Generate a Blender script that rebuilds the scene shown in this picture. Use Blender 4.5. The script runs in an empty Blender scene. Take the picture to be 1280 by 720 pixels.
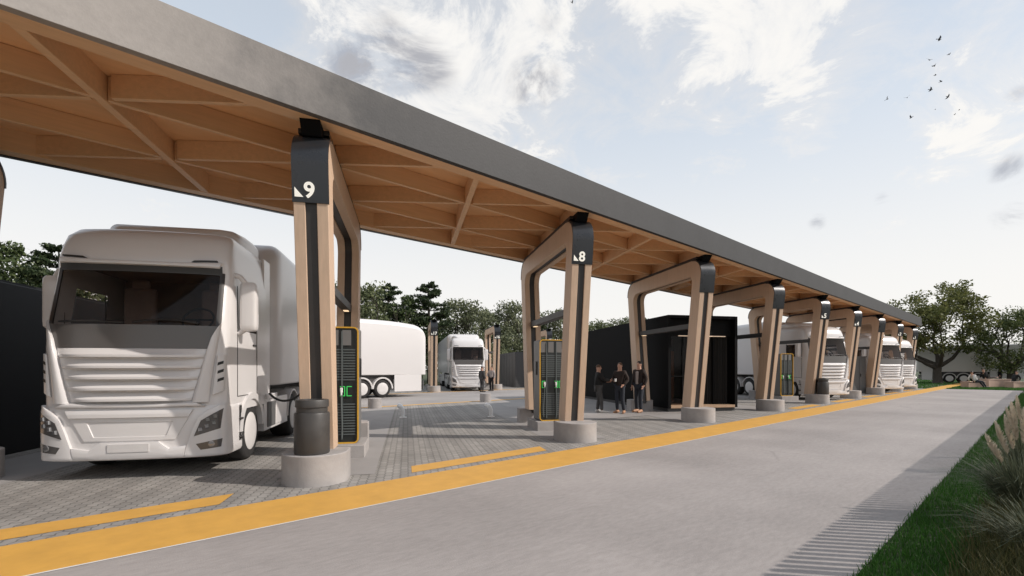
import bpy, bmesh, math, random
from mathutils import Vector, Matrix
R = math.radians
PI = math.pi
rng = random.Random(7)
scene = bpy.context.scene
COL = scene.collection

# ---------------------------------------------------------------- camera
F_PX, HOR = 603.2, 461.0                     # focal length and horizon row, in 1280x720 pixels
PHI = math.atan(664.0 / F_PX)                # angle between the view direction and the road (world +X)
CP, SP = math.cos(PHI), math.sin(PHI)
CAM_H = 1.6
cam = bpy.data.cameras.new('camera')
cam.sensor_width = 36.0
cam.lens = F_PX / 1280 * 36.0
cam.shift_y = (HOR - 360) / 1280
cam.clip_start = 0.05
cam.clip_end = 3000
camo = bpy.data.objects.new('camera', cam)
COL.objects.link(camo)
camo.location = (0, 0, CAM_H)
camo.rotation_euler = (PI / 2, 0, PHI - PI / 2)
scene.camera = camo

def ray(u, v, Z):
    X = (u - 640) / F_PX * Z
    return Vector((Z * CP + X * SP, Z * SP - X * CP, CAM_H + (HOR - v) / F_PX * Z))

def gnd(u, v):
    return ray(u, v, F_PX * CAM_H / (v - HOR))

E2 = Vector((0.5, math.sqrt(3) / 2, 0))      # direction of the bays
ET = Vector((math.sqrt(3) / 2, -0.5, 0))     # square to them, to the right
ROT = R(-30)                                 # local +X -> ET, local +Y -> E2

# ---------------------------------------------------------------- materials
MATS = {}
def nodes_of(m):
    m.use_nodes = True
    nt = m.node_tree
    return nt, nt.nodes, nt.links, nt.nodes['Principled BSDF']

def mat(name, col, rough=0.6, metal=0.0, spec=0.5, var=0.0, scale=3.0, bump=0.0, bscale=40.0, coat=0.0, stretch=None,
        emit=None, estr=0.0, rvar=0.0, detail=6.0):
    m = bpy.data.materials.new(name)
    nt, N, L, b = nodes_of(m)
    b.inputs['Base Color'].default_value = (*col, 1)
    b.inputs['Roughness'].default_value = rough
    b.inputs['Metallic'].default_value = metal
    b.inputs['Specular IOR Level'].default_value = spec
    b.inputs['Coat Weight'].default_value = coat
    b.inputs['Coat Roughness'].default_value = 0.16
    if emit:
        b.inputs['Emission Color'].default_value = (*emit, 1)
        b.inputs['Emission Strength'].default_value = estr
    tc = N.new('ShaderNodeTexCoord')
    mp = N.new('ShaderNodeMapping')
    L.new(tc.outputs['Object'], mp.inputs['Vector'])
    if stretch:
        mp.inputs['Scale'].default_value = stretch
    if var > 0 or rvar > 0:
        n1 = N.new('ShaderNodeTexNoise')
        n1.inputs['Scale'].default_value = scale
        n1.inputs['Detail'].default_value = detail
        n1.inputs['Roughness'].default_value = 0.62
        L.new(mp.outputs['Vector'], n1.inputs['Vector'])
    if var > 0:
        mr = N.new('ShaderNodeMapRange')
        mr.inputs['From Min'].default_value = 0.25
        mr.inputs['From Max'].default_value = 0.75
        mr.inputs['To Min'].default_value = 1 - var
        mr.inputs['To Max'].default_value = 1 + var
        L.new(n1.outputs['Fac'], mr.inputs['Value'])
        mx = N.new('ShaderNodeVectorMath'); mx.operation = 'SCALE'
        mx.inputs[0].default_value = col
        L.new(mr.outputs['Result'], mx.inputs['Scale'])
        L.new(mx.outputs['Vector'], b.inputs['Base Color'])
    if rvar > 0:
        mr2 = N.new('ShaderNodeMapRange')
        mr2.inputs['From Min'].default_value = 0.3
        mr2.inputs['From Max'].default_value = 0.7
        mr2.inputs['To Min'].default_value = max(0.02, rough - rvar)
        mr2.inputs['To Max'].default_value = rough + rvar
        L.new(n1.outputs['Fac'], mr2.inputs['Value'])
        L.new(mr2.outputs['Result'], b.inputs['Roughness'])
    if bump > 0:
        n2 = N.new('ShaderNodeTexNoise')
        n2.inputs['Scale'].default_value = bscale
        n2.inputs['Detail'].default_value = 4
        L.new(mp.outputs['Vector'], n2.inputs['Vector'])
        bp = N.new('ShaderNodeBump')
        bp.inputs['Strength'].default_value = bump
        bp.inputs['Distance'].default_value = 0.02
        L.new(n2.outputs['Fac'], bp.inputs['Height'])
        L.new(bp.outputs['Normal'], b.inputs['Normal'])
    MATS[name] = m
    return m

mat('paint', (0.655, 0.637, 0.632), 0.30, coat=0.5, var=0.02, scale=1.2)
mat('paint_trailer', (0.65, 0.63, 0.625), 0.36, coat=0.35, var=0.02, scale=0.5)
mat('belt', (0.085, 0.078, 0.074), 0.32, coat=0.4)
mat('black_plastic', (0.018, 0.018, 0.019), 0.5, var=0.15, scale=8)
mat('dark_trim', (0.022, 0.019, 0.018), 0.35)
mat('tyre', (0.022, 0.021, 0.021), 0.85, var=0.3, scale=9, bump=0.2, bscale=60)
mat('hub', (0.62, 0.60, 0.59), 0.4, var=0.05, scale=5)
mat('chassis', (0.05, 0.048, 0.047), 0.6, var=0.3, scale=6)
mat('interior', (0.20, 0.145, 0.115), 0.8, var=0.1, scale=4)
mat('seat_cloth', (0.24, 0.18, 0.155), 0.9, var=0.1, scale=10)
mat('lamp_dark', (0.09, 0.085, 0.083), 0.18, coat=0.9)
mat('lamp_lens', (0.30, 0.30, 0.31), 0.10, metal=0.6, coat=1.0)
mat('chrome', (0.6, 0.6, 0.6), 0.15, metal=1.0)
mat('wood', (0.54, 0.39, 0.28), 0.55, var=0.10, scale=2.2, stretch=(9, 9, 0.6), bump=0.05, bscale=14)
mat('wood_beam', (0.72, 0.46, 0.265), 0.55, var=0.10, scale=2.2, stretch=(0.6, 9, 9), bump=0.05, bscale=14)
mat('wood_ceiling', (0.78, 0.465, 0.245), 0.6, var=0.07, scale=1.3, stretch=(0.5, 6, 4))
mat('web', (0.03, 0.027, 0.026), 0.5, var=0.12, scale=5)
mat('cap', (0.035, 0.037, 0.042), 0.30, metal=0.35, var=0.12, scale=3, rvar=0.06)
mat('cap_text', (0.85, 0.83, 0.76), 0.6, emit=(0.9, 0.87, 0.78), estr=0.28)
mat('white_line', (0.6, 0.59, 0.57), 0.7, var=0.1)
mat('pedestal', (0.335, 0.315, 0.305), 0.8, var=0.16, scale=3.5, detail=9, bump=0.12, bscale=55)
mat('bin', (0.045, 0.042, 0.040), 0.5, var=0.2, scale=5, rvar=0.08)
mat('charger_body', (0.16, 0.155, 0.15), 0.5, var=0.05)
mat('charger_face', (0.02, 0.024, 0.024), 0.3, coat=0.3)
mat('charger_fin', (0.10, 0.115, 0.115), 0.4)
mat('yellow_trim', (0.60, 0.33, 0.03), 0.45)
mat('green_led', (0.02, 0.3, 0.06), 0.4, emit=(0.10, 0.85, 0.16), estr=0.42)
mat('white_plastic', (0.78, 0.77, 0.75), 0.4)
mat('cable', (0.012, 0.012, 0.012), 0.5)
mat('cabin_black', (0.004, 0.004, 0.0045), 0.7, spec=0.12, var=0.2, scale=3)
mat('cabin_grey', (0.055, 0.055, 0.057), 0.6, var=0.1, scale=2, stretch=(1, 1, 0.1))
mat('cabin_anthracite', (0.011, 0.0115, 0.013), 0.6, spec=0.3, var=0.15, scale=2, stretch=(1, 1, 0.2))
mat('cabinet_grey', (0.10, 0.10, 0.10), 0.55, var=0.06)
mat('wood_floor', (0.42, 0.28, 0.18), 0.5, var=0.1, scale=3, stretch=(1, 8, 1))
mat('brown_panel', (0.36, 0.17, 0.09), 0.45, var=0.15, scale=3, stretch=(6, 6, 0.5))
mat('curtain', (0.012, 0.011, 0.010), 0.85, var=0.3, scale=3, stretch=(8, 8, 0.2))
mat('warm_lamp', (1, 0.8, 0.6), 0.5, emit=(1.0, 0.72, 0.45), estr=1.0)
mat('strip_lamp', (0.8, 0.6, 0.45), 0.5, emit=(1.0, 0.75, 0.55), estr=0.30)
mat('steel_white', (0.85, 0.86, 0.86), 0.3)
mat('bench', (0.42, 0.29, 0.225), 0.75, var=0.10, scale=4)
mat('skin', (0.48, 0.27, 0.19), 0.55)
mat('hair', (0.025, 0.016, 0.012), 0.6)
mat('hair_brown', (0.09, 0.048, 0.025), 0.6)
mat('cloth_black', (0.012, 0.011, 0.011), 0.9, var=0.2, scale=12)
mat('cloth_brown', (0.022, 0.013, 0.010), 0.85, var=0.2, scale=12)
mat('cloth_grey', (0.06, 0.058, 0.058), 0.9, var=0.15, scale=12)
mat('cloth_denim', (0.022, 0.026, 0.036), 0.9, var=0.2, scale=14)
mat('cloth_white', (0.55, 0.53, 0.51), 0.9, var=0.05, scale=12)
mat('cloth_pale', (0.33, 0.28, 0.26), 0.9, var=0.06, scale=12)
mat('shoe_white', (0.6, 0.58, 0.55), 0.6)
mat('shoe_tan', (0.40, 0.22, 0.13), 0.6)
mat('shoe_dark', (0.02, 0.016, 0.014), 0.6)
mat('bird', (0.045, 0.05, 0.058), 0.8, var=0.3, scale=10)
mat('bark', (0.055, 0.045, 0.036), 0.9, var=0.35, scale=4, bump=0.5, bscale=18, stretch=(3, 3, 0.6))
mat('yellow_paint', (0.57, 0.31, 0.060), 0.65, var=0.11, scale=3.0, detail=10, bump=0.06, bscale=90)
mat('plume', (0.68, 0.61, 0.50), 0.9, var=0.12, scale=20)
mat('soil', (0.035, 0.05, 0.018), 0.95, var=0.4, scale=3)

# road: pale trowelled concrete with faint streaks and a few hairline cracks
def road_mat(name, col, streak=(0.25, 3.0, 1)):
    m = mat(name, col, 0.72, var=0.0, bump=0.16, bscale=70)
    nt, N, L, b = m.node_tree, m.node_tree.nodes, m.node_tree.links, m.node_tree.nodes['Principled BSDF']
    tc = N.new('ShaderNodeTexCoord')
    mp = N.new('ShaderNodeMapping'); mp.inputs['Scale'].default_value = streak
    mp.inputs['Rotation'].default_value = (0, 0, R(-18))
    L.new(tc.outputs['Object'], mp.inputs['Vector'])
    n1 = N.new('ShaderNodeTexNoise'); n1.inputs['Scale'].default_value = 1.6; n1.inputs['Detail'].default_value = 9
    n1.inputs['Roughness'].default_value = 0.68; n1.inputs['Distortion'].default_value = 0.5
    L.new(mp.outputs['Vector'], n1.inputs['Vector'])
    n2 = N.new('ShaderNodeTexNoise'); n2.inputs['Scale'].default_value = 0.35; n2.inputs['Detail'].default_value = 4
    L.new(tc.outputs['Object'], n2.inputs['Vector'])
    n3 = N.new('ShaderNodeTexNoise'); n3.inputs['Scale'].default_value = 13; n3.inputs['Detail'].default_value = 9; n3.inputs['Roughness'].default_value = 0.75
    mp3 = N.new('ShaderNodeMapping'); mp3.inputs['Rotation'].default_value = (0, 0, R(42)); mp3.inputs['Scale'].default_value = (0.5, 1.6, 1)
    L.new(tc.outputs['Object'], mp3.inputs['Vector']); L.new(mp3.outputs['Vector'], n3.inputs['Vector'])
    a = N.new('ShaderNodeMath'); a.operation = 'MULTIPLY_ADD'; a.inputs[1].default_value = 0.30
    L.new(n1.outputs['Fac'], a.inputs[0]); L.new(n2.outputs['Fac'], a.inputs[2])
    a2 = N.new('ShaderNodeMath'); a2.operation = 'MULTIPLY_ADD'; a2.inputs[1].default_value = 0.85
    L.new(n3.outputs['Fac'], a2.inputs[0]); L.new(a.outputs[0], a2.inputs[2])
    mr = N.new('ShaderNodeMapRange')
    mr.inputs['From Min'].default_value = 0.72; mr.inputs['From Max'].default_value = 1.42
    mr.inputs['To Min'].default_value = 0.70; mr.inputs['To Max'].default_value = 1.28
    L.new(a2.outputs[0], mr.inputs['Value'])
    sc = N.new('ShaderNodeVectorMath'); sc.operation = 'SCALE'; sc.inputs[0].default_value = col
    L.new(mr.outputs['Result'], sc.inputs['Scale'])
    # hairline cracks
    vo = N.new('ShaderNodeTexVoronoi'); vo.feature = 'DISTANCE_TO_EDGE'; vo.inputs['Scale'].default_value = 0.30
    wn = N.new('ShaderNodeTexNoise'); wn.inputs['Scale'].default_value = 1.2; wn.inputs['Detail'].default_value = 5
    L.new(tc.outputs['Object'], wn.inputs['Vector'])
    av = N.new('ShaderNodeMixRGB'); av.inputs['Fac'].default_value = 0.22
    L.new(tc.outputs['Object'], av.inputs['Color1']); L.new(wn.outputs['Color'], av.inputs['Color2'])
    L.new(av.outputs['Color'], vo.inputs['Vector'])
    cr = N.new('ShaderNodeMapRange'); cr.inputs['From Min'].default_value = 0.0; cr.inputs['From Max'].default_value = 0.006
    cr.inputs['To Min'].default_value = 0.78; cr.inputs['To Max'].default_value = 1.0
    L.new(vo.outputs['Distance'], cr.inputs['Value'])
    msk = N.new('ShaderNodeMapRange'); msk.inputs['From Min'].default_value = 0.5; msk.inputs['From Max'].default_value = 0.6
    L.new(n2.outputs['Fac'], msk.inputs['Value'])
    mm = N.new('ShaderNodeMix'); mm.inputs['A'].default_value = 1.0
    L.new(msk.outputs['Result'], mm.inputs['Factor']); L.new(cr.outputs['Result'], mm.inputs['B'])
    s2 = N.new('ShaderNodeVectorMath'); s2.operation = 'SCALE'
    L.new(sc.outputs['Vector'], s2.inputs[0]); L.new(mm.outputs['Result'], s2.inputs['Scale'])
    L.new(s2.outputs['Vector'], b.inputs['Base Color'])
    return m
road_mat('road', (0.300, 0.275, 0.264))
road_mat('apron', (0.29, 0.272, 0.262))

# interlocking zigzag paving stones laid along the bays
def paver_mat(name, col):
    m = bpy.data.materials.new(name)
    nt, N, L, b = nodes_of(m)
    tc = N.new('ShaderNodeTexCoord')
    mp = N.new('ShaderNodeMapping'); mp.inputs['Rotation'].default_value = (0, 0, R(-60))
    L.new(tc.outputs['Object'], mp.inputs['Vector'])
    sx = N.new('ShaderNodeSeparateXYZ'); L.new(mp.outputs['Vector'], sx.inputs['Vector'])
    def tri(out, period, amp):
        d = N.new('ShaderNodeMath'); d.operation = 'DIVIDE'; d.inputs[1].default_value = period
        L.new(out, d.inputs[0])
        p = N.new('ShaderNodeMath'); p.operation = 'PINGPONG'; p.inputs[1].default_value = 0.5
        L.new(d.outputs[0], p.inputs[0])
        q = N.new('ShaderNodeMath'); q.operation = 'MULTIPLY'; q.inputs[1].default_value = amp
        L.new(p.outputs[0], q.inputs[0])
        return q.outputs[0]
    ya = N.new('ShaderNodeMath'); ya.operation = 'ADD'
    L.new(sx.outputs['Y'], ya.inputs[0]); L.new(tri(sx.outputs['X'], 0.12, 0.05), ya.inputs[1])
    cb = N.new('ShaderNodeCombineXYZ')
    L.new(sx.outputs['X'], cb.inputs['X']); L.new(ya.outputs[0], cb.inputs['Y'])
    br = N.new('ShaderNodeTexBrick')
    br.inputs['Scale'].default_value = 1.0
    br.inputs['Brick Width'].default_value = 0.21
    br.inputs['Row Height'].default_value = 0.115
    br.inputs['Mortar Size'].default_value = 0.009
    br.inputs['Mortar Smooth'].default_value = 0.35
    br.inputs['Bias'].default_value = 0.0
    c1 = [v * 1.08 for v in col]; c2 = [v * 0.90 for v in col]; c3 = [v * 0.55 for v in col]
    br.inputs['Color1'].default_value = (*c1, 1); br.inputs['Color2'].default_value = (*c2, 1); br.inputs['Mortar'].default_value = (*c3, 1)
    L.new(cb.outputs['Vector'], br.inputs['Vector'])
    n = N.new('ShaderNodeTexNoise'); n.inputs['Scale'].default_value = 0.7; n.inputs['Detail'].default_value = 7; n.inputs['Roughness'].default_value = 0.65
    L.new(tc.outputs['Object'], n.inputs['Vector'])
    mr = N.new('ShaderNodeMapRange'); mr.inputs['From Min'].default_value = 0.3; mr.inputs['From Max'].default_value = 0.7
    mr.inputs['To Min'].default_value = 0.85; mr.inputs['To Max'].default_value = 1.15
    L.new(n.outputs['Fac'], mr.inputs['Value'])
    # darker columns of stones along the bay, as laid
    st = N.new('ShaderNodeMapRange'); st.inputs['From Min'].default_value = 0.10; st.inputs['From Max'].default_value = 0.16
    st.inputs['To Min'].default_value = 0.86; st.inputs['To Max'].default_value = 1.0
    dv = N.new('ShaderNodeMath'); dv.operation = 'PINGPONG'; dv.inputs[1].default_value = 0.27
    L.new(sx.outputs['Y'], dv.inputs[0]); L.new(dv.outputs[0], st.inputs['Value'])
    mu = N.new('ShaderNodeMath'); mu.operation = 'MULTIPLY'
    L.new(mr.outputs['Result'], mu.inputs[0]); L.new(st.outputs['Result'], mu.inputs[1])
    s = N.new('ShaderNodeVectorMath'); s.operation = 'SCALE'
    L.new(br.outputs['Color'], s.inputs[0]); L.new(mu.outputs[0], s.inputs['Scale'])
    L.new(s.outputs['Vector'], b.inputs['Base Color'])
    bp = N.new('ShaderNodeBump'); bp.inputs['Strength'].default_value = 0.5; bp.inputs['Distance'].default_value = 0.008; bp.invert = True
    L.new(br.outputs['Fac'], bp.inputs['Height']); L.new(bp.outputs['Normal'], b.inputs['Normal'])
    b.inputs['Roughness'].default_value = 0.78
    MATS[name] = m
paver_mat('pavers', (0.276, 0.262, 0.245))

# mottled concrete fascia of the canopy, reflected sheen painted into its colour
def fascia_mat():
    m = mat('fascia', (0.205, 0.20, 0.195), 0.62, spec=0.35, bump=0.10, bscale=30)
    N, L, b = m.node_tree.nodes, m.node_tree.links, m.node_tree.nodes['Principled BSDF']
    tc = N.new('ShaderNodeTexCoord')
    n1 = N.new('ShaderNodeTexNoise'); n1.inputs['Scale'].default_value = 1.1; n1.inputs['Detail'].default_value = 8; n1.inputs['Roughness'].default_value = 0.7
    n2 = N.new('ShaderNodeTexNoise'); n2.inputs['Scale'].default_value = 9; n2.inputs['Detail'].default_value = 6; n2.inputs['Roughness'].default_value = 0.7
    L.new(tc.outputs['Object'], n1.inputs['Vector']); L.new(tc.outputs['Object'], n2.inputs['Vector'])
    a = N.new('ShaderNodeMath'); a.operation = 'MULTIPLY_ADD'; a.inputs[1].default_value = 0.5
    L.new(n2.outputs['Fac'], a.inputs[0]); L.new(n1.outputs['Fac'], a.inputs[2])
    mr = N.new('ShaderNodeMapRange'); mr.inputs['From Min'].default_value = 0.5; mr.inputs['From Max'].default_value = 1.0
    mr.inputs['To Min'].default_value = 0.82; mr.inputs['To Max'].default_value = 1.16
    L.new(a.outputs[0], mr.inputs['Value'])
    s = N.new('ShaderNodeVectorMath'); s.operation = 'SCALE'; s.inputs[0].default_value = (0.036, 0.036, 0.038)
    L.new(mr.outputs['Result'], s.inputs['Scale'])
    # painted sheen: base colour goes paler towards the near end, like reflected light
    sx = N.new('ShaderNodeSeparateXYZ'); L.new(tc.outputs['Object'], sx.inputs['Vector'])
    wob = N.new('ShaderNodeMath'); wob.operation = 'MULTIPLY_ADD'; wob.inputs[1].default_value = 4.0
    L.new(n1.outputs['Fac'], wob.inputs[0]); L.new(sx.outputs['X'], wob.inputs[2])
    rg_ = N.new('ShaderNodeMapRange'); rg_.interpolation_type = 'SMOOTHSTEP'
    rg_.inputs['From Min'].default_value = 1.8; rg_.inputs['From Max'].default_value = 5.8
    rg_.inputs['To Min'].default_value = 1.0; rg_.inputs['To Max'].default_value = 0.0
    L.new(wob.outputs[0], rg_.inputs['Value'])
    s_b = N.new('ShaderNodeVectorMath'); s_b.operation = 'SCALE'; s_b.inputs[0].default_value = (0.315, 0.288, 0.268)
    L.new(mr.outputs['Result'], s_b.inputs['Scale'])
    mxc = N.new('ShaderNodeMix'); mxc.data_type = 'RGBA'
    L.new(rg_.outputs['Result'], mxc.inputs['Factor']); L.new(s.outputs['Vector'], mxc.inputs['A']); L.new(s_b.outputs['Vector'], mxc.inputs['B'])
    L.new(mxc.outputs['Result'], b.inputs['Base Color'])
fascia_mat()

def leaf_mat(name, c1, c2, trans=0.25):
    m = bpy.data.materials.new(name)
    nt, N, L, b = nodes_of(m)
    g = N.new('ShaderNodeNewGeometry')
    rp = N.new('ShaderNodeValToRGB')
    rp.color_ramp.elements[0].color = (*c1, 1); rp.color_ramp.elements[1].color = (*c2, 1)
    L.new(g.outputs['Random Per Island'], rp.inputs['Fac'])
    L.new(rp.outputs['Color'], b.inputs['Base Color'])
    b.inputs['Roughness'].default_value = 0.6
    b.inputs['Specular IOR Level'].default_value = 0.25
    out = N['Material Output']
    tr = N.new('ShaderNodeBsdfTranslucent'); L.new(rp.outputs['Color'], tr.inputs['Color'])
    mx = N.new('ShaderNodeMixShader'); mx.inputs['Fac'].default_value = trans
    L.new(b.outputs['BSDF'], mx.inputs[1]); L.new(tr.outputs['BSDF'], mx.inputs[2])
    L.new(mx.outputs['Shader'], out.inputs['Surface'])
    MATS[name] = m
leaf_mat('leaf_oak', (0.060, 0.078, 0.024), (0.20, 0.205, 0.07))
leaf_mat('leaf_oak_b', (0.045, 0.070, 0.024), (0.15, 0.175, 0.06))
leaf_mat('leaf_dark', (0.032, 0.055, 0.022), (0.11, 0.14, 0.055))
leaf_mat('leaf_wood', (0.070, 0.092, 0.042), (0.20, 0.225, 0.115))
leaf_mat('leaf_wood_b', (0.070, 0.088, 0.048), (0.21, 0.225, 0.13))
leaf_mat('leaf_pine', (0.018, 0.035, 0.016), (0.055, 0.075, 0.03))
leaf_mat('grass_lawn', (0.032, 0.105, 0.016), (0.066, 0.175, 0.030))
leaf_mat('grass_wild', (0.040, 0.055, 0.018), (0.13, 0.12, 0.05))
leaf_mat('grass_pampas', (0.070, 0.095, 0.058), (0.20, 0.215, 0.14))

def glass_mat(name, tint, tfac=0.45):
    m = bpy.data.materials.new(name)
    nt, N, L, b = nodes_of(m)
    b.inputs['Base Color'].default_value = (0.012, 0.012, 0.013, 1)
    b.inputs['Roughness'].default_value = 0.04
    b.inputs['Specular IOR Level'].default_value = 0.6
    tr = N.new('ShaderNodeBsdfTransparent'); tr.inputs['Color'].default_value = (*tint, 1)
    mx = N.new('ShaderNodeMixShader'); mx.inputs['Fac'].default_value = tfac
    L.new(b.outputs['BSDF'], mx.inputs[1]); L.new(tr.outputs['BSDF'], mx.inputs[2])
    L.new(mx.outputs['Shader'], N['Material Output'].inputs['Surface'])
    MATS[name] = m
glass_mat('windshield', (0.88, 0.84, 0.82), 0.74)
glass_mat('cabin_glass', (0.85, 0.8, 0.78), 0.85)

# ---------------------------------------------------------------- mesh builder
class MB:
    def __init__(s):
        s.v, s.f, s.m = [], [], []
        s.M = Matrix.Identity(4)
    def add(s, pts, faces, mi=0):
        o = len(s.v)
        s.v += [tuple(s.M @ Vector(p)) for p in pts]
        for f in faces:
            s.f.append([o + i for i in f]); s.m.append(mi)
    def box(s, c, d, mi=0, rz=0.0, taper=1.0):
        x, y, z = d[0] / 2, d[1] / 2, d[2] / 2
        P = []
        for dz in (-1, 1):
            k = 1.0 if dz < 0 else taper
            for dx, dy in ((-1, -1), (1, -1), (1, 1), (-1, 1)):
                a, b_ = dx * x * k, dy * y * k
                P.append((c[0] + a * math.cos(rz) - b_ * math.sin(rz), c[1] + a * math.sin(rz) + b_ * math.cos(rz), c[2] + dz * z))
        s.add(P, [(3, 2, 1, 0), (4, 5, 6, 7), (0, 1, 5, 4), (1, 2, 6, 5), (2, 3, 7, 6), (3, 0, 4, 7)], mi)
    def grid(s, rows, mi=0, closed=False, flip=False, caps=False):
        n, k = len(rows), len(rows[0])
        P = [p for r in rows for p in r]
        Fs = []
        for i in range(n - 1):
            for j in range(k if closed else k - 1):
                a, b_ = i * k + j, i * k + (j + 1) % k
                q = (a, b_, b_ + k, a + k)
                Fs.append(q[::-1] if flip else q)
        if caps:
            a = tuple(range(k)); b_ = tuple((n - 1) * k + j for j in range(k))
            Fs.append(a if flip else a[::-1]); Fs.append(b_[::-1] if flip else b_)
        s.add(P, Fs, mi)
    def tube(s, path, r, n=8, mi=0, caps=True):
        path = [Vector(p) for p in path]
        rr = r if isinstance(r, (list, tuple)) else [r] * len(path)
        rows = []
        up = None
        for i, p in enumerate(path):
            d = (path[min(i + 1, len(path) - 1)] - path[max(i - 1, 0)]).normalized()
            if up is None:
                up = Vector((0, 0, 1)) if abs(d.z) < 0.9 else Vector((1, 0, 0))
            a = d.cross(up)
            if a.length < 1e-4: a = d.orthogonal()
            a.normalize(); b_ = a.cross(d).normalized(); up = b_
            rows.append([p + (a * math.cos(t) + b_ * math.sin(t)) * rr[i] for t in [2 * PI * q / n for q in range(n)]])
        s.grid(rows, mi, closed=True, caps=caps, flip=False)
    def lathe(s, prof, c=(0, 0, 0), axis='Z', n=32, mi=0, caps=True):
        rows = []
        for r, h in prof:
            row = []
            for q in range(n):
                t = 2 * PI * q / n
                a, b_ = r * math.cos(t), r * math.sin(t)
                p = (a, b_, h) if axis == 'Z' else ((h, a, b_) if axis == 'X' else (b_, h, a))
                row.append((c[0] + p[0], c[1] + p[1], c[2] + p[2]))
            rows.append(row)
        s.grid(rows, mi, closed=True, caps=caps)
    def prism(s, poly, z0, z1, mi=0):
        n = len(poly)
        P = [(x, y, z0) for x, y in poly] + [(x, y, z1) for x, y in poly]
        Fs = [tuple(range(n))[::-1], tuple(range(n, 2 * n))] + [(i, (i + 1) % n, n + (i + 1) % n, n + i) for i in range(n)]
        s.add(P, Fs, mi)
    def build(s, name, mats, parent=None, smooth=None, bevel=0.0, loc=None, rz=None, fix=True, seg=2):
        me = bpy.data.meshes.new(name)
        me.from_pydata(s.v, [], s.f)
        if not isinstance(mats, (list, tuple)): mats = [mats]
        for k in mats: me.materials.append(MATS[k])
        me.polygons.foreach_set('material_index', s.m)
        if fix:
            bm = bmesh.new(); bm.from_mesh(me)
            bmesh.ops.remove_doubles(bm, verts=bm.verts, dist=1e-5)
            bmesh.ops.recalc_face_normals(bm, faces=bm.faces)
            bm.to_mesh(me); bm.free()
        me.update()
        if smooth is not None:
            me.polygons.foreach_set('use_smooth', [True] * len(me.polygons))
            me.set_sharp_from_angle(angle=R(smooth))
        o = bpy.data.objects.new(name, me)
        COL.objects.link(o)
        if parent: o.parent = parent
        if loc is not None: o.location = loc
        if rz is not None: o.rotation_euler = (0, 0, rz)
        if bevel > 0:
            bv = o.modifiers.new('bevel', 'BEVEL'); bv.width = bevel; bv.segments = seg; bv.limit_method = 'ANGLE'; bv.angle_limit = R(40)
            me.polygons.foreach_set('use_smooth', [True] * len(me.polygons))
            me.set_sharp_from_angle(angle=R(30))
        return o

def tag(o, label=None, cat=None, group=None, kind=None):
    if label: o['label'] = label
    if cat: o['category'] = cat
    if group: o['group'] = group
    if kind: o['kind'] = kind
    return o
def empty(name, loc=(0, 0, 0), rz=0.0):
    o = bpy.data.objects.new(name, None); COL.objects.link(o)
    o.empty_display_size = 0.2
    o.location = loc; o.rotation_euler = (0, 0, rz)
    return o
KIDS = {}
def copy_tree(o, parent=None):
    c = o.copy(); COL.objects.link(c)
    if parent: c.parent = parent
    for ch in list(o.children): copy_tree(ch, c)
    return c

# ---------------------------------------------------------------- ground sheets
def sheet(name, poly, z, m, loc=(0, 0, 0), sub=None):
    b = MB(); n = len(poly)
    b.add([(x, y, z) for x, y in poly], [tuple(range(n))])
    o = b.build(name, m, fix=False)
    tag(o, kind='structure')
    return o
Y_GRASS, Y_RD, Y_YEL = 0.97, 5.29, 6.30
sheet('ground', [(-500, -500), (900, -500), (900, 900), (-500, 900)], -0.012, 'soil')
sheet('road', [(-40, Y_GRASS), (51.3, Y_GRASS), (51.3, Y_RD), (-40, Y_RD)], 0.0, 'road')
sheet('bay_paving', [(-40, Y_YEL), (50.5, Y_YEL), (58, 18.6), (-40, 18.6)], 0.0, 'pavers')
sheet('back_lane', [(-60, 18.95), (58.2, 18.95), (63, 27.6), (-60, 27.6)], 0.0, 'apron')
sheet('back_bay_paving', [(-60, 28.0), (63.2, 28.0), (70, 40), (-60, 40)], 0.0, 'pavers')
b = MB()
b.add([(-40, Y_RD, 0.004), (95, Y_RD, 0.004), (95, Y_YEL, 0.004), (-40, Y_YEL, 0.004)], [(0, 1, 2, 3)])
tag(b.build('yellow_lane_marking', 'yellow_paint', fix=False), kind='structure')
b = MB()
b.add([(-60, 18.6, 0.004), (58, 18.6, 0.004), (58.2, 18.95, 0.004), (-60, 18.95, 0.004)], [(0, 1, 2, 3)])
b.add([(-60, 27.6, 0.004), (63, 27.6, 0.004), (63.2, 28.0, 0.004), (-60, 28.0, 0.004)], [(0, 1, 2, 3)])
tag(b.build('back_lane_marking', 'yellow_paint', fix=False), kind='structure')
b = MB()
b.add([(-40, Y_RD - 0.028, 0.004), (51.3, Y_RD - 0.028, 0.004), (51.3, Y_RD, 0.004), (-40, Y_RD, 0.004)], [(0, 1, 2, 3)])
tag(b.build('road_edge_strip', 'white_line', fix=False), kind='structure')
mat('concrete_strip', (0.285, 0.272, 0.265), 0.75, var=0.08, scale=1.2, bump=0.08, bscale=60)
# smooth concrete islands along the frame lines
PX0, PP, PY0 = 2.52, 5.75, 6.93
def fpt(i, s_, t=0.0, z=0.0):
    return Vector((PX0 + PP * i, PY0, z)) + E2 * s_ + ET * t
b = MB()
for i in range(-2, 9):
    q = [fpt(i, 0.35, -0.62, 0.004), fpt(i, 0.35, 0.80, 0.004), fpt(i, 13.4, 0.80, 0.004), fpt(i, 13.4, -0.62, 0.004)]
    b.add(q, [(0, 1, 2, 3)])
tag(b.build('island_paving', 'concrete_strip', fix=False), kind='structure')
b = MB()
b.add([fpt(1, 3.4, 0.4, 0.008), fpt(3, 1.2, -0.9, 0.008), fpt(3, 13.2, -0.9, 0.008), fpt(1, 13.2, 0.4, 0.008)], [(0, 1, 2, 3)])
tag(b.build('lounge_forecourt', 'apron', fix=False), kind='structure')
b = MB()
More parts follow.
